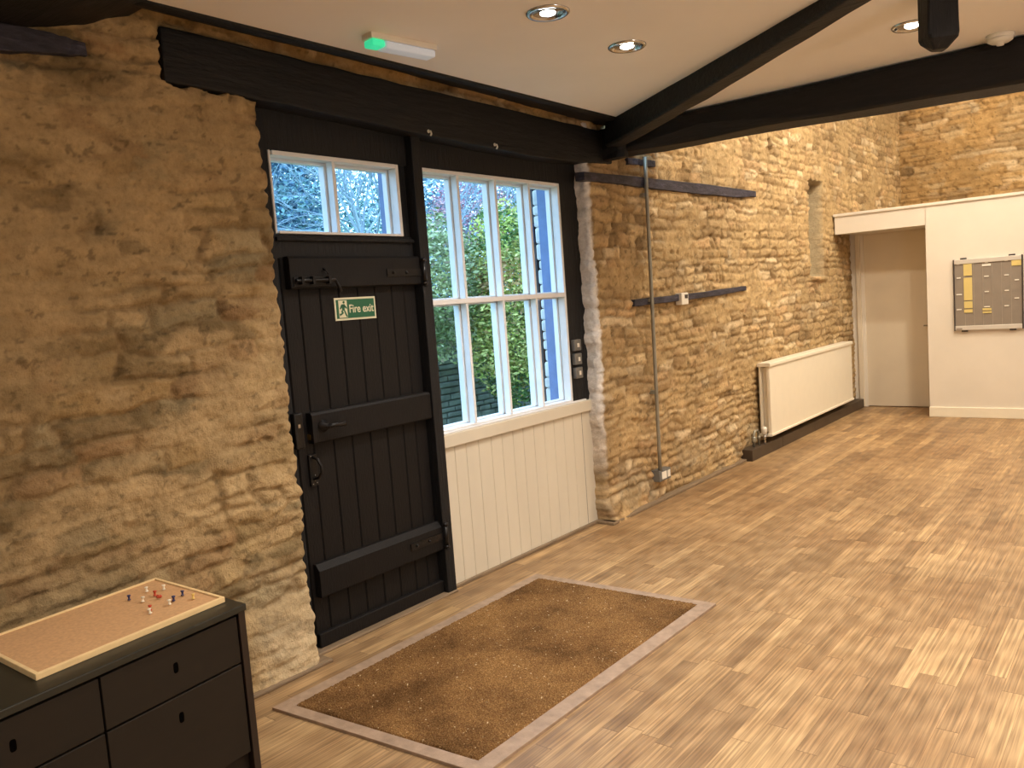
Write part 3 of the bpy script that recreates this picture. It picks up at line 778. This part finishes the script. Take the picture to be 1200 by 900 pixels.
mb = MB(); mb.tube([(-2.845, 7.045, .100), (-2.845, 7.045, .19)], .010, 12); mb.tube([(-2.845, 7.045, .165), (-2.845, 7.12, .175)], .010, 12); mb.lathe([(.016, 0), (.016, .02)], (-2.845, 7.045, .15), 8)
mb.build('valve_tail', M['chrome'], rad)
# exposed pipework left of the valve
mb = MB(); mb.tube([(-2.875, 6.875, .099), (-2.875, 6.875, .20), (-2.875, 6.90, .235), (-2.875, 6.96, .235), (-2.875, 6.985, .21), (-2.875, 6.985, .099)], .011, 12)
mb.lathe([(.020, 0), (.022, .01), (.022, .04), (.018, .05)], (-2.875, 6.875, .14), 14); mb.lathe([(.017, 0), (.017, .03)], (-2.875, 6.985, .15), 10)
thing(mb, 'heating_pipe', M['conduit'], 'bent heating pipe with fitting rising from the boxing left of the radiator', 'pipe')
bx_ = empty('pipe_boxing', (-2.885, 8.3, 0), 'low dark brown pipe boxing on the floor below the radiator', 'boxing')
MB().box(-2.96, -2.832, 6.73, 7.44, 0, .098).build('boxing_section', M['boxing'], bx_, bevel=.004)
MB().box(-2.96, -2.832, 7.443, 10.05, 0, .098).build('boxing_section', M['boxing'], bx_, bevel=.004)

# ------------------------------------------------------------------ planner board on the partition
pb = empty('planner_board', (-1.44, PY_, .90), 'grey slotted planner board in aluminium rails on the white partition', 'planner board')
by0 = PY_-.030; bl, br, bb, bt = -1.742, -1.148, .902, 1.618
MB().box(bl, br, by0+.008, PY_-.008, bb+.03, bt-.03).build('board_panel', M['boardgrey'], pb)
mb = MB(); ncol = 7
for i in range(1, ncol):
    x = bl+.012+(br-bl-.024)*i/ncol; mb.box(x-.002, x+.002, by0+.0055, by0+.0085, bb+.04, bt-.045)
mb.build('column_dividers', M['boardline'], pb)
for z0, z1 in ((bt-.045, bt), (bb, bb+.045)): MB().box(bl, br, by0-.002, PY_-.005, z0, z1).build('rail', M['alu'], pb, bevel=.003)
for x0, x1 in ((bl-.008, bl+.004), (br-.004, br+.008)): MB().box(x0, x1, by0-.004, PY_-.004, bb-.004, bt+.004).build('side_edge', M['darkplastic'], pb, bevel=.002)
for x in (bl+.085, br-.085):
    for z0, z1 in ((bt, bt+.016), (bb-.016, bb)): MB().box(x-.028, x+.028, by0+.004, PY_-.001, z0, z1).build('fixing_clip', M['darkplastic'], pb, bevel=.002)
MB().box(bl+.01, bl+.065, by0-.0035, by0-.001, bb+.008, bb+.022).build('rail_label', M['boardgrey'], pb)
# map zoom-crop pixels (825x900 of 110x120 px region) to board coordinates
def bxz(u, v):   # u: 230..808 left-right, v: at that u between top/bottom edges
    x = bl+(br-bl)*(u-228)/(808-228)
    t0 = 182-(u-228)*(42/580.); b0 = 800-(u-228)*(10/580.)
    return x, bt-(bt-bb)*(v-t0)/(b0-t0)
YC = [((312, 385, 218, 315), 'tall pale yellow card at the top of the planner board second column'),
      ((312, 385, 337, 532), 'longest yellow card in the middle of the planner board second column'),
      ((312, 385, 545, 602), 'short yellow card below the longest one on the planner board'),
      ((310, 385, 615, 642), 'thin yellow card at the bottom of the planner board second column'),
      ((472, 548, 607, 623), 'upper of two thin yellow slips low in the middle of the planner board'),
      ((472, 548, 635, 648), 'lower of two thin yellow slips low in the middle of the planner board'),
      ((722, 802, 188, 230), 'yellow card at the top right corner of the planner board')]
for (u0, u1, v0, v1), lab in YC:
    x0, z1_ = bxz(u0, v0); x1, z0_ = bxz(u1, v1)
    thing(MB().box(x0, x1, by0+.002, by0+.0075, z0_, z1_), 'index_card', M['yellow'], lab, 'card', 'yellow cards on the planner board')
WC = [(250, 285, 334, 342, 'first column, second from top'), (245, 293, 479, 487, 'first column, third from top'), (245, 288, 611, 619, 'first column, lowest'), (250, 278, 214, 221, 'first column, topmost'),
      (474, 548, 219, 232, 'fourth column, widest near the top'), (497, 525, 198, 205, 'fourth column, topmost'), (490, 530, 320, 328, 'fourth column, upper middle'), (492, 528, 455, 463, 'fourth column, middle'), (485, 535, 589, 596, 'fourth column, just above the yellow slips'),
      (660, 698, 311, 319, 'sixth column, upper'), (662, 697, 447, 455, 'sixth column, middle'), (658, 695, 583, 591, 'sixth column, lowest'), (664, 692, 186, 193, 'sixth column, topmost'),
      (745, 782, 355, 363, 'last column, upper'), (742, 780, 516, 524, 'last column, lower')]
for u0, u1, v0, v1, lab in WC:
    x0, z1_ = bxz(u0, v0); x1, z0_ = bxz(u1, v1)
    thing(MB().box(x0, x1, by0+.002, by0+.0075, z0_, z1_), 'index_card', M['cardwhite'], 'small white label slip on the planner board, '+lab, 'card', 'white slips on the planner board')

# ------------------------------------------------------------------ door mat
mt = empty('doormat', (-2.23, 2.64, 0), 'large brown coir doormat in a flat wooden frame set before the door', 'doormat')
O = [(-2.734, 1.752), (-2.748, 3.490), (-1.700, 3.528), (-1.722, 1.838)]
I = [(-2.668, 1.812), (-2.690, 3.434), (-1.772, 3.474), (-1.790, 1.890)]
mb = MB(); n = 4
v = [(x, y, .012) for x, y in O]+[(x, y, .012) for x, y in I]+[(x, y, 0) for x, y in O]+[(x, y, 0) for x, y in I]
f = []
for i in range(4):
    j = (i+1) % 4; f += [(i, j, 4+j, 4+i), (8+i, 8+j, j, i), (4+i, 4+j, 12+j, 12+i)]
mb.add(v, f); mb.build('mat_frame', M['stripx'], mt, bevel=.002)
# coir surface, fine grid with fuzz
nx, ny = 150, 260
A, B, C_, D_ = [np.array(p) for p in I]
s_, t_ = np.meshgrid(np.linspace(0, 1, nx), np.linspace(0, 1, ny))
P2 = (A[None, None]*(1-s_)[..., None]+D_[None, None]*s_[..., None])*(1-t_)[..., None]+(B[None, None]*(1-s_)[..., None]+C_[None, None]*s_[..., None])*t_[..., None]
zr = .0125+np.random.RandomState(4).rand(ny, nx)*.006
zr[0] = zr[-1] = .001; zr[:, 0] = zr[:, -1] = .001
P3 = np.concatenate([P2, zr[..., None]], -1)
og = grid_mesh('coir_pile', P3-np.array(mt.location), np.ones((ny, nx, 3))*.5, M['coir'], 'stuff'); og.parent = mt

# ------------------------------------------------------------------ chest of drawers with cork board
A0 = Vector((-2.303, 1.415, 0)); e1 = Vector((.096, -.738, 0)).normalized(); e2 = Vector((-1, -.012, 0)).normalized()
def Q(u, w, z): p = A0+e1*u+e2*w; return (p.x, p.y, z)
def qbox(mb, u0, u1, w0, w1, z0, z1):
    v = [Q(u, w, z) for z in (z0, z1) for w in (w0, w1) for u in (u0, u1)]
    return mb.add(v, [(0, 2, 3, 1), (4, 5, 7, 6), (0, 1, 5, 4), (2, 6, 7, 3), (0, 4, 6, 2), (1, 3, 7, 5)])
cl = empty('chest_of_drawers', Q(.49, .25, 0), 'low dark brown chest of four drawers against the stone wall', 'chest of drawers')
Wd, Dp, Ht = .98, .50, .62
qbox(MB(), -.004, Wd, -.006, Dp, Ht-.022, Ht).build('chest_top', M['chesttop'], cl, bevel=.003)
for u0, u1 in ((0, .026), (Wd-.03, Wd-.004)): qbox(MB(), u0, u1, 0, Dp, 0, Ht-.022).build('side_panel', M['chestside'], cl, bevel=.002)
mb = MB(); qbox(mb, .026, Wd-.03, .022, Dp, .135, Ht-.022); mb.build('carcass', M['hole'], cl)
mb = MB(); qbox(mb, .026, Wd-.03, .03, .05, .06, .135); mb.build('plinth', M['chest'], cl)
mid = .492
for (u0, u1, z0, z1, hu, hz) in ((.032, mid-.003, .438, .588, .262, .518), (.032, mid-.003, .140, .432, .262, .366), (mid+.003, Wd-.036, .438, .588, .725, .518), (mid+.003, Wd-.036, .140, .432, .725, .366)):
    dr = qbox(MB(), u0, u1, .004, .022, z0, z1).build('drawer', M['chest'], cl, bevel=.002)
    hb = MB(); m_ = []
    for k in range(20):
        t = 2*PI*k/20; ru, rz = .0085, .016
        cu_, cz_ = math.copysign(abs(math.cos(t))**.6, math.cos(t)), math.copysign(abs(math.sin(t))**.6, math.sin(t))
        m_.append((hu+ru*cu_, hz+rz*cz_))
    hb.add([Q(u, .0036, z) for u, z in m_]+[Q(u, .0056, z) for u, z in m_], [tuple(range(20)), tuple(range(20, 40))[::-1]]+[(i, (i+1) % 20, 20+(i+1) % 20, 20+i) for i in range(20)])
    hb.build('finger_pull', M['hole'], dr)
# cork board lying on the chest
Bt = Ht
bc = [(-2.795, 1.400), (-2.388, 1.397), (-2.318, .815), (-2.628, .822)]  # placeholder, replaced below by edges
FR = Vector((-2.372, 1.392, 0)); FL = Vector((-2.305, .822, 0)); BR = Vector((-2.800, 1.395, 0))
# board axes
ea = (FL-FR).normalized(); eb = Vector((-1, -.012, 0)).normalized(); La = .600; Lb = .425
def BQ(a, b, z): p = FR+ea*a+eb*b; return (p.x, p.y, z)
cb = empty('cork_board', BQ(La/2, Lb/2, Bt), 'pine framed cork board lying flat on the dark chest', 'cork board')
def bbox_(mb, a0, a1, b0, b1, z0, z1):
    v = [BQ(a, b, z) for z in (z0, z1) for b in (b0, b1) for a in (a0, a1)]
    return mb.add(v, [(0, 2, 3, 1), (4, 5, 7, 6), (0, 1, 5, 4), (2, 6, 7, 3), (0, 4, 6, 2), (1, 3, 7, 5)])
fw = .012
bbox_(MB(), fw, La-fw, fw, Lb-fw, Bt+.001, Bt+.0135).build('cork_sheet', M['cork'], cb)
mb = MB(); bbox_(mb, 0, La, 0, fw, Bt, Bt+.018); bbox_(mb, 0, La, Lb-fw, Lb, Bt, Bt+.018); bbox_(mb, 0, fw, fw, Lb-fw, Bt, Bt+.018); bbox_(mb, La-fw, La, fw, Lb-fw, Bt, Bt+.018)
mb.build('pine_frame', M['pine'], cb, bevel=.002)
# push pins: (image x, y, colour, where)
CAM_Y, CAM_P, CAM_R, FPX, CH = .679730137, .0956393008, .0740434133, 965.461444, 1.5
def cam_axes():
    f = Vector((-math.sin(CAM_Y)*math.cos(CAM_P), math.cos(CAM_Y)*math.cos(CAM_P), -math.sin(CAM_P)))
    r = f.cross(Vector((0, 0, 1))).normalized(); d = f.cross(r)
    c, s = math.cos(CAM_R), math.sin(CAM_R)
    return c*r+s*d, -s*r+c*d, f
PINS = [(-2.650, 1.218, 'blue', 'dark blue push pin standing apart on the left of the cork board pin cluster'),
        (-2.676, 1.292, 'white', 'white push pin at the back left of the pin cluster on the cork board'),
        (-2.640, 1.332, 'white', 'white push pin at the very back of the pin cluster on the cork board'),
        (-2.610, 1.283, 'red', 'red push pin in the back middle of the pin cluster on the cork board'),
        (-2.590, 1.232, 'white', 'white push pin in the left middle of the pin cluster on the cork board'),
        (-2.576, 1.290, 'red', 'red push pin lying flat in the centre of the cork board pin cluster'),
        (-2.520, 1.330, 'blue', 'dark blue push pin at the right of the cork board pin cluster'),
        (-2.500, 1.288, 'blue', 'dark blue push pin in the front middle of the cork board pin cluster'),
        (-2.455, 1.330, 'yellow', 'pale yellow push pin at the far right of the cork board pin cluster'),
        (-2.490, 1.205, 'red', 'red push pin in the front left of the cork board pin cluster'),
        (-2.478, 1.263, 'white', 'white push pin beside the dark one at the front of the pin cluster'),
        (-2.458, 1.190, 'white', 'white push pin nearest the front frame of the cork board')]
for k, (x, y, c, lab) in enumerate(PINS):
    mb = MB(); mb.lathe([(.0006, -.004), (.0006, .003), (.0056, .0035), (.0056, .0055), (.003, .0075), (.0036, .015), (.006, .0165), (.0058, .0195), (.001, .0205)], (x, y, Bt+.0135), 12)
    o = thing(mb, 'push_pin', M['pin_'+c], lab, 'push pin', 'push pins in the cork board')
    if 'lying' in lab: o.rotation_euler = (1.25, 0, .5); o.location.z = Bt+.0185; o.location.z += .0
    else: o.rotation_euler = (random.uniform(-.12, .12), random.uniform(-.12, .12), 0)

# ------------------------------------------------------------------ ceiling fittings
def downlight(x, y, label, lampm, r=.086):
    d = empty('downlight', (x, y, CEIL-.012), label, 'downlight', 'recessed ceiling downlights')
    mb = MB(); n = 36
    prof = [(r*.70, -.001), (r*.78, -.008), (r*.92, -.009), (r, -.004), (r, .001)]
    v = []; f = []
    for (rr, h) in prof:
        for k in range(n): t = 2*PI*k/n; v.append((x+rr*math.cos(t), y+rr*math.sin(t), CEIL+h))
    for i in range(len(prof)-1):
        for k in range(n): f.append((i*n+k, i*n+(k+1) % n, (i+1)*n+(k+1) % n, (i+1)*n+k))
    mb.add(v, f, True); mb.build('rim', M['chrome'], d)
    mb = MB(); mb.lathe([(r*.70, -.0012), (r*.55, -.0006), (r*.40, -.0002)], (x, y, CEIL-.0006), 32); mb.build('reflector', M['chrome'], d)
    mb = MB(); mb.lathe([(r*.36, -.001), (r*.34, -.006), (r*.22, -.010), (r*.05, -.011)], (x, y, CEIL), 24); mb.build('bulb', lampm, d)
    return d
downlight(-1.885, 2.72, 'cool white downlight nearest the camera at the top of the ceiling', M['lampcool'])
downlight(-1.905, 3.35, 'round chrome downlight in the middle of the ceiling above the doormat', M['lamp'])
downlight(-.915, 4.16, 'chrome downlight beside the hanging post', M['lamp'])
el = empty('emergency_light', (-2.50, 2.50, CEIL-.05), 'white emergency light unit with green glow fixed to the ceiling edge', 'emergency light')
a_ = math.radians(-8)
def EB(x0, x1, y0, y1, z0, z1):
    c, s = math.cos(a_), math.sin(a_); cx_, cy_ = -2.475, 2.50
    v = [(cx_+x*c-y*s, cy_+x*s+y*c, z) for z in (z0, z1) for y in (y0, y1) for x in (x0, x1)]
    return MB().add(v, [(0, 2, 3, 1), (4, 5, 7, 6), (0, 1, 5, 4), (2, 6, 7, 3), (0, 4, 6, 2), (1, 3, 7, 5)])
EB(-.035, .035, -.165, .165, CEIL-.022, CEIL+.002).build('base_tray', M['plastic'], el, bevel=.004)
EB(-.032, .032, -.095, .158, CEIL-.052, CEIL-.022).build('diffuser', M['emitdiff'], el, bevel=.008)
EB(-.032, .032, -.160, -.098, CEIL-.050, CEIL-.022).build('green_indicator', M['green_led'], el, bevel=.008)
sd = empty('smoke_detector', (-.648, 4.66, CEIL-.05), 'white round smoke detector on the ceiling above the tie beam', 'smoke detector')
MB().lathe([(.060, 0), (.062, -.010), (.058, -.018)], (-.648, 4.70, CEIL), 32).build('mounting_base', M['plastic'], sd)
MB().lathe([(.057, -.016), (.054, -.030), (.040, -.038), (.018, -.040), (.016, -.050), (.004, -.052)], (-.648, 4.70, CEIL), 32).build('sensor_dome', M['plastic'], sd)

# leaf on sill
mb = MB(); mb.add([(-3.075, 3.16, .853), (-3.06, 3.20, .860), (-3.055, 3.25, .856), (-3.07, 3.21, .853)], [(0, 1, 2, 3)]); mb.add([(-3.068, 3.19, .852), (-3.045, 3.215, .853), (-3.045, 3.22, .852), (-3.07, 3.2, .851)], [(0, 1, 2, 3)])
thing(mb, 'dry_leaf', M['leafdry'], 'dry dark leaf lying on the window sill at its left end', 'leaf')

# ------------------------------------------------------------------ outdoors
struct(MB().box(-60, -3.29, -20, 60, -.4, -.15), 'ground', M['ground'])
# outer reveal at the right of the window: blue-grey post then limewashed stones, then an open dark leaf
struct(MB().box(-3.235, -3.142, 4.40, 4.62, -.15, 2.46), 'trim_10', M['outblue'])
struct(MB().box(-3.20, -3.142, 2.05, 2.17, -.15, 2.46).box(-3.20, -3.142, 2.985, 3.07, .0, 2.30), 'trim_11', M['outblue'])
rnd = random.Random(5); mb = MB(); z = -.15
while z < 2.45:
    h = rnd.uniform(.06, .11); w = rnd.uniform(0, .03)
    mb.box(-3.280-rnd.uniform(0, .022), -3.237, 4.435-w*.5, 4.62, z, z+h-.001); z += h
struct(mb, 'wall_outer_reveal', M['outwhite'], bevel=.015)
bd = empty('barn_door', (-3.34, 5.0, -.15), 'dark weathered barn door leaf folded open outside the window', 'door')
mb = MB()
for i in range(9): mb.box(-3.345, -3.315, 4.46+.13*i, 4.46+.13*(i+1)-.004, -.10, 2.40)
mb.build('board_panel', M['outdoorwood'], bd, bevel=.003)
for z in (.2, 1.1, 2.05): MB().box(-3.375, -3.345, 4.462, 5.62, z, z+.13).build('ledge', M['outdoorwood'], bd, bevel=.004)
mb = MB(); mb.tube([(-3.335, 4.445, 1.90), (-3.335, 4.445, 2.02)], .022, 12); mb.tube([(-3.335, 4.445, .55), (-3.335, 4.445, .67)], .022, 12); mb.build('hinge', M['outblue'], bd)

def coursed_wall(name, x, y0, y1, z0, z1, label):
    rnd = random.Random(3); mb = MB(); z = z0
    mb.box(x-.32, x-.03, y0, y1, z0, z1-.02)
    while z < z1:
        h = rnd.uniform(.055, .075); y = y0-rnd.random()*.2
        while y < y1:
            w = rnd.uniform(.14, .34); mb.box(x-.1, x+rnd.uniform(0, .02), max(y, y0), min(y+w-.012, y1), z, z+h-.012); y += w
        z += h
    return thing(mb, name, M['outstone'], label, 'wall', bevel=.006, seg=1)
coursed_wall('garden_wall', -6.0, 4.2, 9.5, -.15, 1.56, 'dark coursed stone garden wall outside behind the shrubs')

def leaves(n, sampler, size, tones, seed):
    rng = np.random.RandomState(seed)
    P = sampler(rng, n); n = len(P)
    a = rng.normal(size=(n, 3)); a /= np.linalg.norm(a, axis=1)[:, None]; a[:, 2] *= .6
    b = rng.normal(size=(n, 3)); b = np.cross(a, b); b /= np.linalg.norm(b, axis=1)[:, None]
    s = size*rng.uniform(.6, 1.3, (n, 1))
    V = np.stack([P-a*s, P+b*s*.42, P+a*s, P-b*s*.42], 1).reshape(-1, 3)
    T = np.array([L(*t) for t in tones]); k = rng.randint(0, len(T), n)
    # blotches of a tone
    kk = (fbm(P[:, 1]*1.0, P[:, 2]*1.0, 1.4, seed+3, 3)*len(T)*1.3-.15*len(T)).astype(int).clip(0, len(T)-1)
    k = np.where(rng.rand(n) < .65, kk, k)
    Cc = np.repeat((T[k]*rng.uniform(.65, 1.3, (n, 1)))[:, None], 4, 1).reshape(-1, 3)
    return V, Cc
def leaf_mesh(name, V, C, parent):
    n = len(V)//4; me = bpy.data.meshes.new(name); V = V-np.array(parent_world(parent))
    me.vertices.add(len(V)); me.vertices.foreach_set('co', V.reshape(-1).astype(np.float32))
    me.loops.add(4*n); me.loops.foreach_set('vertex_index', np.arange(4*n, dtype=np.int32))
    me.polygons.add(n); me.polygons.foreach_set('loop_start', np.arange(0, 4*n, 4, dtype=np.int32))
    me.update(calc_edges=True)
    at = me.attributes.new('leaf_tone', 'FLOAT_COLOR', 'POINT')
    at.data.foreach_set('color', np.concatenate([C, np.ones((len(C), 1))], 1).reshape(-1).astype(np.float32))
    me.materials.append(M['leaf']); o = bpy.data.objects.new(name, me); col.objects.link(o); o.parent = parent
    return o
def blob(c, r, hollow=.5):
    def f(rng, n):
        d = rng.normal(size=(n, 3)); d /= np.linalg.norm(d, axis=1)[:, None]
        rad = rng.uniform(hollow, 1, (n, 1))**.7*(.8+.4*fbm(d[:, 0]*2+5, d[:, 2]*2+d[:, 1], 1.5, 5, 3)[:, None])
        return np.array(c)+d*rad*np.array(r)
    return f
def branch_mesh(base, h, spread, seed, depth=6, r0=.06, lean=(0, 0, 1)):
    rnd = random.Random(seed); mb = MB()
    def go(p, d, l, r, k):
        q = p+d*l; mid = (p+q)/2+Vector((rnd.uniform(-1, 1), rnd.uniform(-1, 1), rnd.uniform(-1, 1)))*l*.06
        mb.tube([p, mid, q], [r, r*.85, r*.7], 4 if k < depth-1 else 5, cap=False)
        if k == 0: return
        for _ in range(3 if k > 1 else 4):
            nd = (d+Vector((rnd.gauss(0, 1), rnd.gauss(0, 1), rnd.gauss(.1, .8)))*spread).normalized()
            go(q, nd, l*rnd.uniform(.62, .85), r*.62, k-1)
    go(Vector(base), Vector(lean).normalized(), h, r0, depth)
    return mb
def shrub(c, r, n, size, tones, seed, label, name='garden_shrub', cat='shrub', stem=True, hollow=.35):
    t = empty(name, (c[0], c[1], -.15), label, cat)
    V, C = leaves(n, blob(c, r, hollow), size, tones, seed); leaf_mesh('foliage', V, C, t)
    if stem: branch_mesh((c[0], c[1], -.15), max(.3, (c[2]-r[2]*.2)*.55), .38, seed, 3, .035).build('stems', M['bark'], t, fix=False)
    return t
GREEN = [(176, 196, 88), (134, 168, 78), (208, 216, 112), (96, 128, 70), (226, 222, 140)]
shrub((-5.5, 5.75, 1.70), (.36, .62, .72), 9000, .030, [(176, 190, 130), (200, 206, 160), (140, 156, 100), (190, 170, 150)], 1, 'pale green climbing shrub in front of the garden wall seen in the left panes', stem=False)
shrub((-5.25, 6.60, 1.45), (.55, .60, 1.05), 22000, .028, GREEN+[(210, 170, 120)], 2, 'yellow green leafy shrub outside the second window column')
shrub((-5.1, 7.35, 1.40), (.6, .60, 1.15), 22000, .028, [(146, 192, 80), (116, 168, 80), (186, 208, 100), (214, 212, 140), (98, 130, 74)], 3, 'bright green leafy shrub outside the third window column')
shrub((-9.2, 10.6, 3.05), (.8, .75, .60), 4200, .035, [(206, 140, 160), (186, 120, 144), (214, 170, 178), (170, 150, 160)], 4, 'red pink leaved tree beyond the shrubs', 'red_tree', 'tree')
shrub((-8.6, 12.2, 2.4), (1.4, 1.4, 1.9), 18000, .04, [(140, 150, 110), (170, 150, 130), (110, 130, 100), (190, 190, 150)], 9, 'mixed olive tree beyond the bright green shrub', 'garden_tree', 'tree')
BL = [(108, 140, 158), (130, 160, 176), (90, 120, 140), (150, 180, 196)]
shrub((-12.5, 8.2, 4.2), (2.0, 1.5, 3.6), 30000, .06, [(84, 122, 150), (110, 150, 178), (70, 104, 130), (140, 180, 190)], 5, 'blue green conifer seen through the left transom pane', 'conifer', 'tree', hollow=.1)
shrub((-15.5, 11.5, 3.2), (2.4, 2.4, 3.0), 24000, .07, [(120, 160, 160), (150, 184, 180), (100, 140, 150)], 6, 'pale misty green tree behind the conifer', 'distant_tree', 'tree', hollow=.1)
for i, (c, r, lab) in enumerate([((-19, 20, 3.6), (3.2, 3.4, 4.0), 'broad misty tree far behind the red leaved tree'), ((-23, 15, 3.6), (3.2, 3.2, 4.2), 'tall misty tree far beyond the left transom pane'), ((-17, 26, 3.0), (3.4, 3.4, 4.2), 'rounded misty tree farthest right beyond the garden'), ((-22, 9.5, 3.2), (3, 3, 4.4), 'low misty tree farthest left beyond the garden')]):
    shrub(c, r, 18000, .10, BL, 20+i, lab, 'distant_tree', 'tree', hollow=.05)
for i, (b_, h, sp, lab) in enumerate([((-7.6, 7.3, -.15), 1.5, .42, 'bare frosty branched tree left of the red leaved tree'), ((-9.0, 8.6, -.15), 1.6, .45, 'bare twiggy tree behind the right transom pane'), ((-8.2, 10.9, -.15), 1.4, .42, 'bare twiggy tree behind the yellow green shrub')]):
    mb = branch_mesh(b_, h, sp, 40+i, 6, .05)
    o = mb.build('bare_tree', M['bark'], fix=False); center_origin(o); tag(o, lab, 'tree')

# ------------------------------------------------------------------ lights
def spot(loc, target, W, c, size=2.0, blend=.8, r=.05):
    l = bpy.data.lights.new('spot_lamp', 'SPOT'); l.energy = W; l.color = c; l.spot_size = size; l.spot_blend = blend; l.shadow_soft_size = r
    o = bpy.data.objects.new('spot_lamp', l); o.location = loc; col.objects.link(o)
    d = Vector(target)-Vector(loc); o.rotation_euler = d.to_track_quat('-Z', 'Y').to_euler(); return o
def area(loc, target, W, c, sx, sy):
    l = bpy.data.lights.new('fill_light', 'AREA'); l.energy = W; l.color = c; l.shape = 'RECTANGLE'; l.size = sx; l.size_y = sy
    o = bpy.data.objects.new('fill_light', l); o.location = loc; col.objects.link(o)
    d = Vector(target)-Vector(loc); o.rotation_euler = d.to_track_quat('-Z', 'Y').to_euler(); return o
WARM = (1, .89, .73); WARM2 = (1, .92, .83); K1 = 1.65; K2 = .97
for (x, y, w) in ((-1.885, 2.72, 45), (-1.905, 3.35, 45), (-.915, 4.16, 60), (.6, 4.1, 60), (-.9, 2.2, 40), (.8, 2.2, 45), (2.2, 3.5, 50), (-1.0, .2, 25), (1.2, .2, 30)):
    spot((x, y, CEIL-.03), (x, y, 0), w*K1, WARM2, 2.4, .9, .04)
# far hall, hung from the high ceiling
for (x, y, w, tx, ty, tz) in ((-1.3, 6.2, 210, -2.93, 6.6, 1.2), (-1.2, 8.0, 230, -2.93, 8.6, 1.6), (-1.0, 10.6, 130, -2.93, 11.5, 2.8), (.4, 7.4, 190, .2, 8.2, 0), (1.0, 10.8, 130, 0, 12.4, 3.0), (2.2, 8.6, 170, 1.5, 8.6, 0), (-.4, 6.0, 120, -1.2, 9.4, 1.0)):
    spot((x, y, HI-.06), (tx, ty, tz), w*K2, WARM, 2.3, .9, .06)
area((2.7, 1.6, 1.75), (2.0, 2.2, 3.0), 42, (1, .93, .88), .5, 2.0)  # unseen upward fill, added to brighten the near ceiling
# unseen ceiling fills added for soft general light, in place of bounce
area((.6, 1.2, CEIL-.02), (.6, 1.2, 0), 60, WARM2, 3.5, 4.0)
area((.6, 8.0, HI-.02), (.6, 8.0, 0), 90, WARM, 4.5, 4.0)

w = bpy.data.worlds.new('overcast_sky'); S.world = w; w.use_nodes = True
t = NT(w.node_tree); bg = w.node_tree.nodes['Background']
tc = t.n('ShaderNodeTexCoord').outputs['Generated']; sp = t.n('ShaderNodeSeparateXYZ'); t.l(tc, sp.inputs[0])
cl_ = t.noise(tc, 2.5, 4)
skyc = t.mix(cl_, (.24, .54, 1.0, 1), (.58, .84, 1.0, 1))
t.l(skyc, bg.inputs[0]); bg.inputs[1].default_value = 5.2

# ------------------------------------------------------------------ camera
r_, d_, f_ = cam_axes()
cd = bpy.data.cameras.new('camera'); cd.sensor_width = 36; cd.lens = FPX/1200*36; cd.clip_start = .02; cd.clip_end = 300
co = bpy.data.objects.new('camera', cd); col.objects.link(co)
mw = Matrix(((r_.x, -d_.x, -f_.x, 0), (r_.y, -d_.y, -f_.y, 0), (r_.z, -d_.z, -f_.z, CH), (0, 0, 0, 1)))
co.matrix_world = mw
S.camera = co
S.view_settings.view_transform = 'Standard'; S.view_settings.look = 'None'; S.view_settings.exposure = 0; S.view_settings.gamma = 1
S.cycles.max_bounces = 8; S.cycles.transparent_max_bounces = 12; S.cycles.use_denoising = True
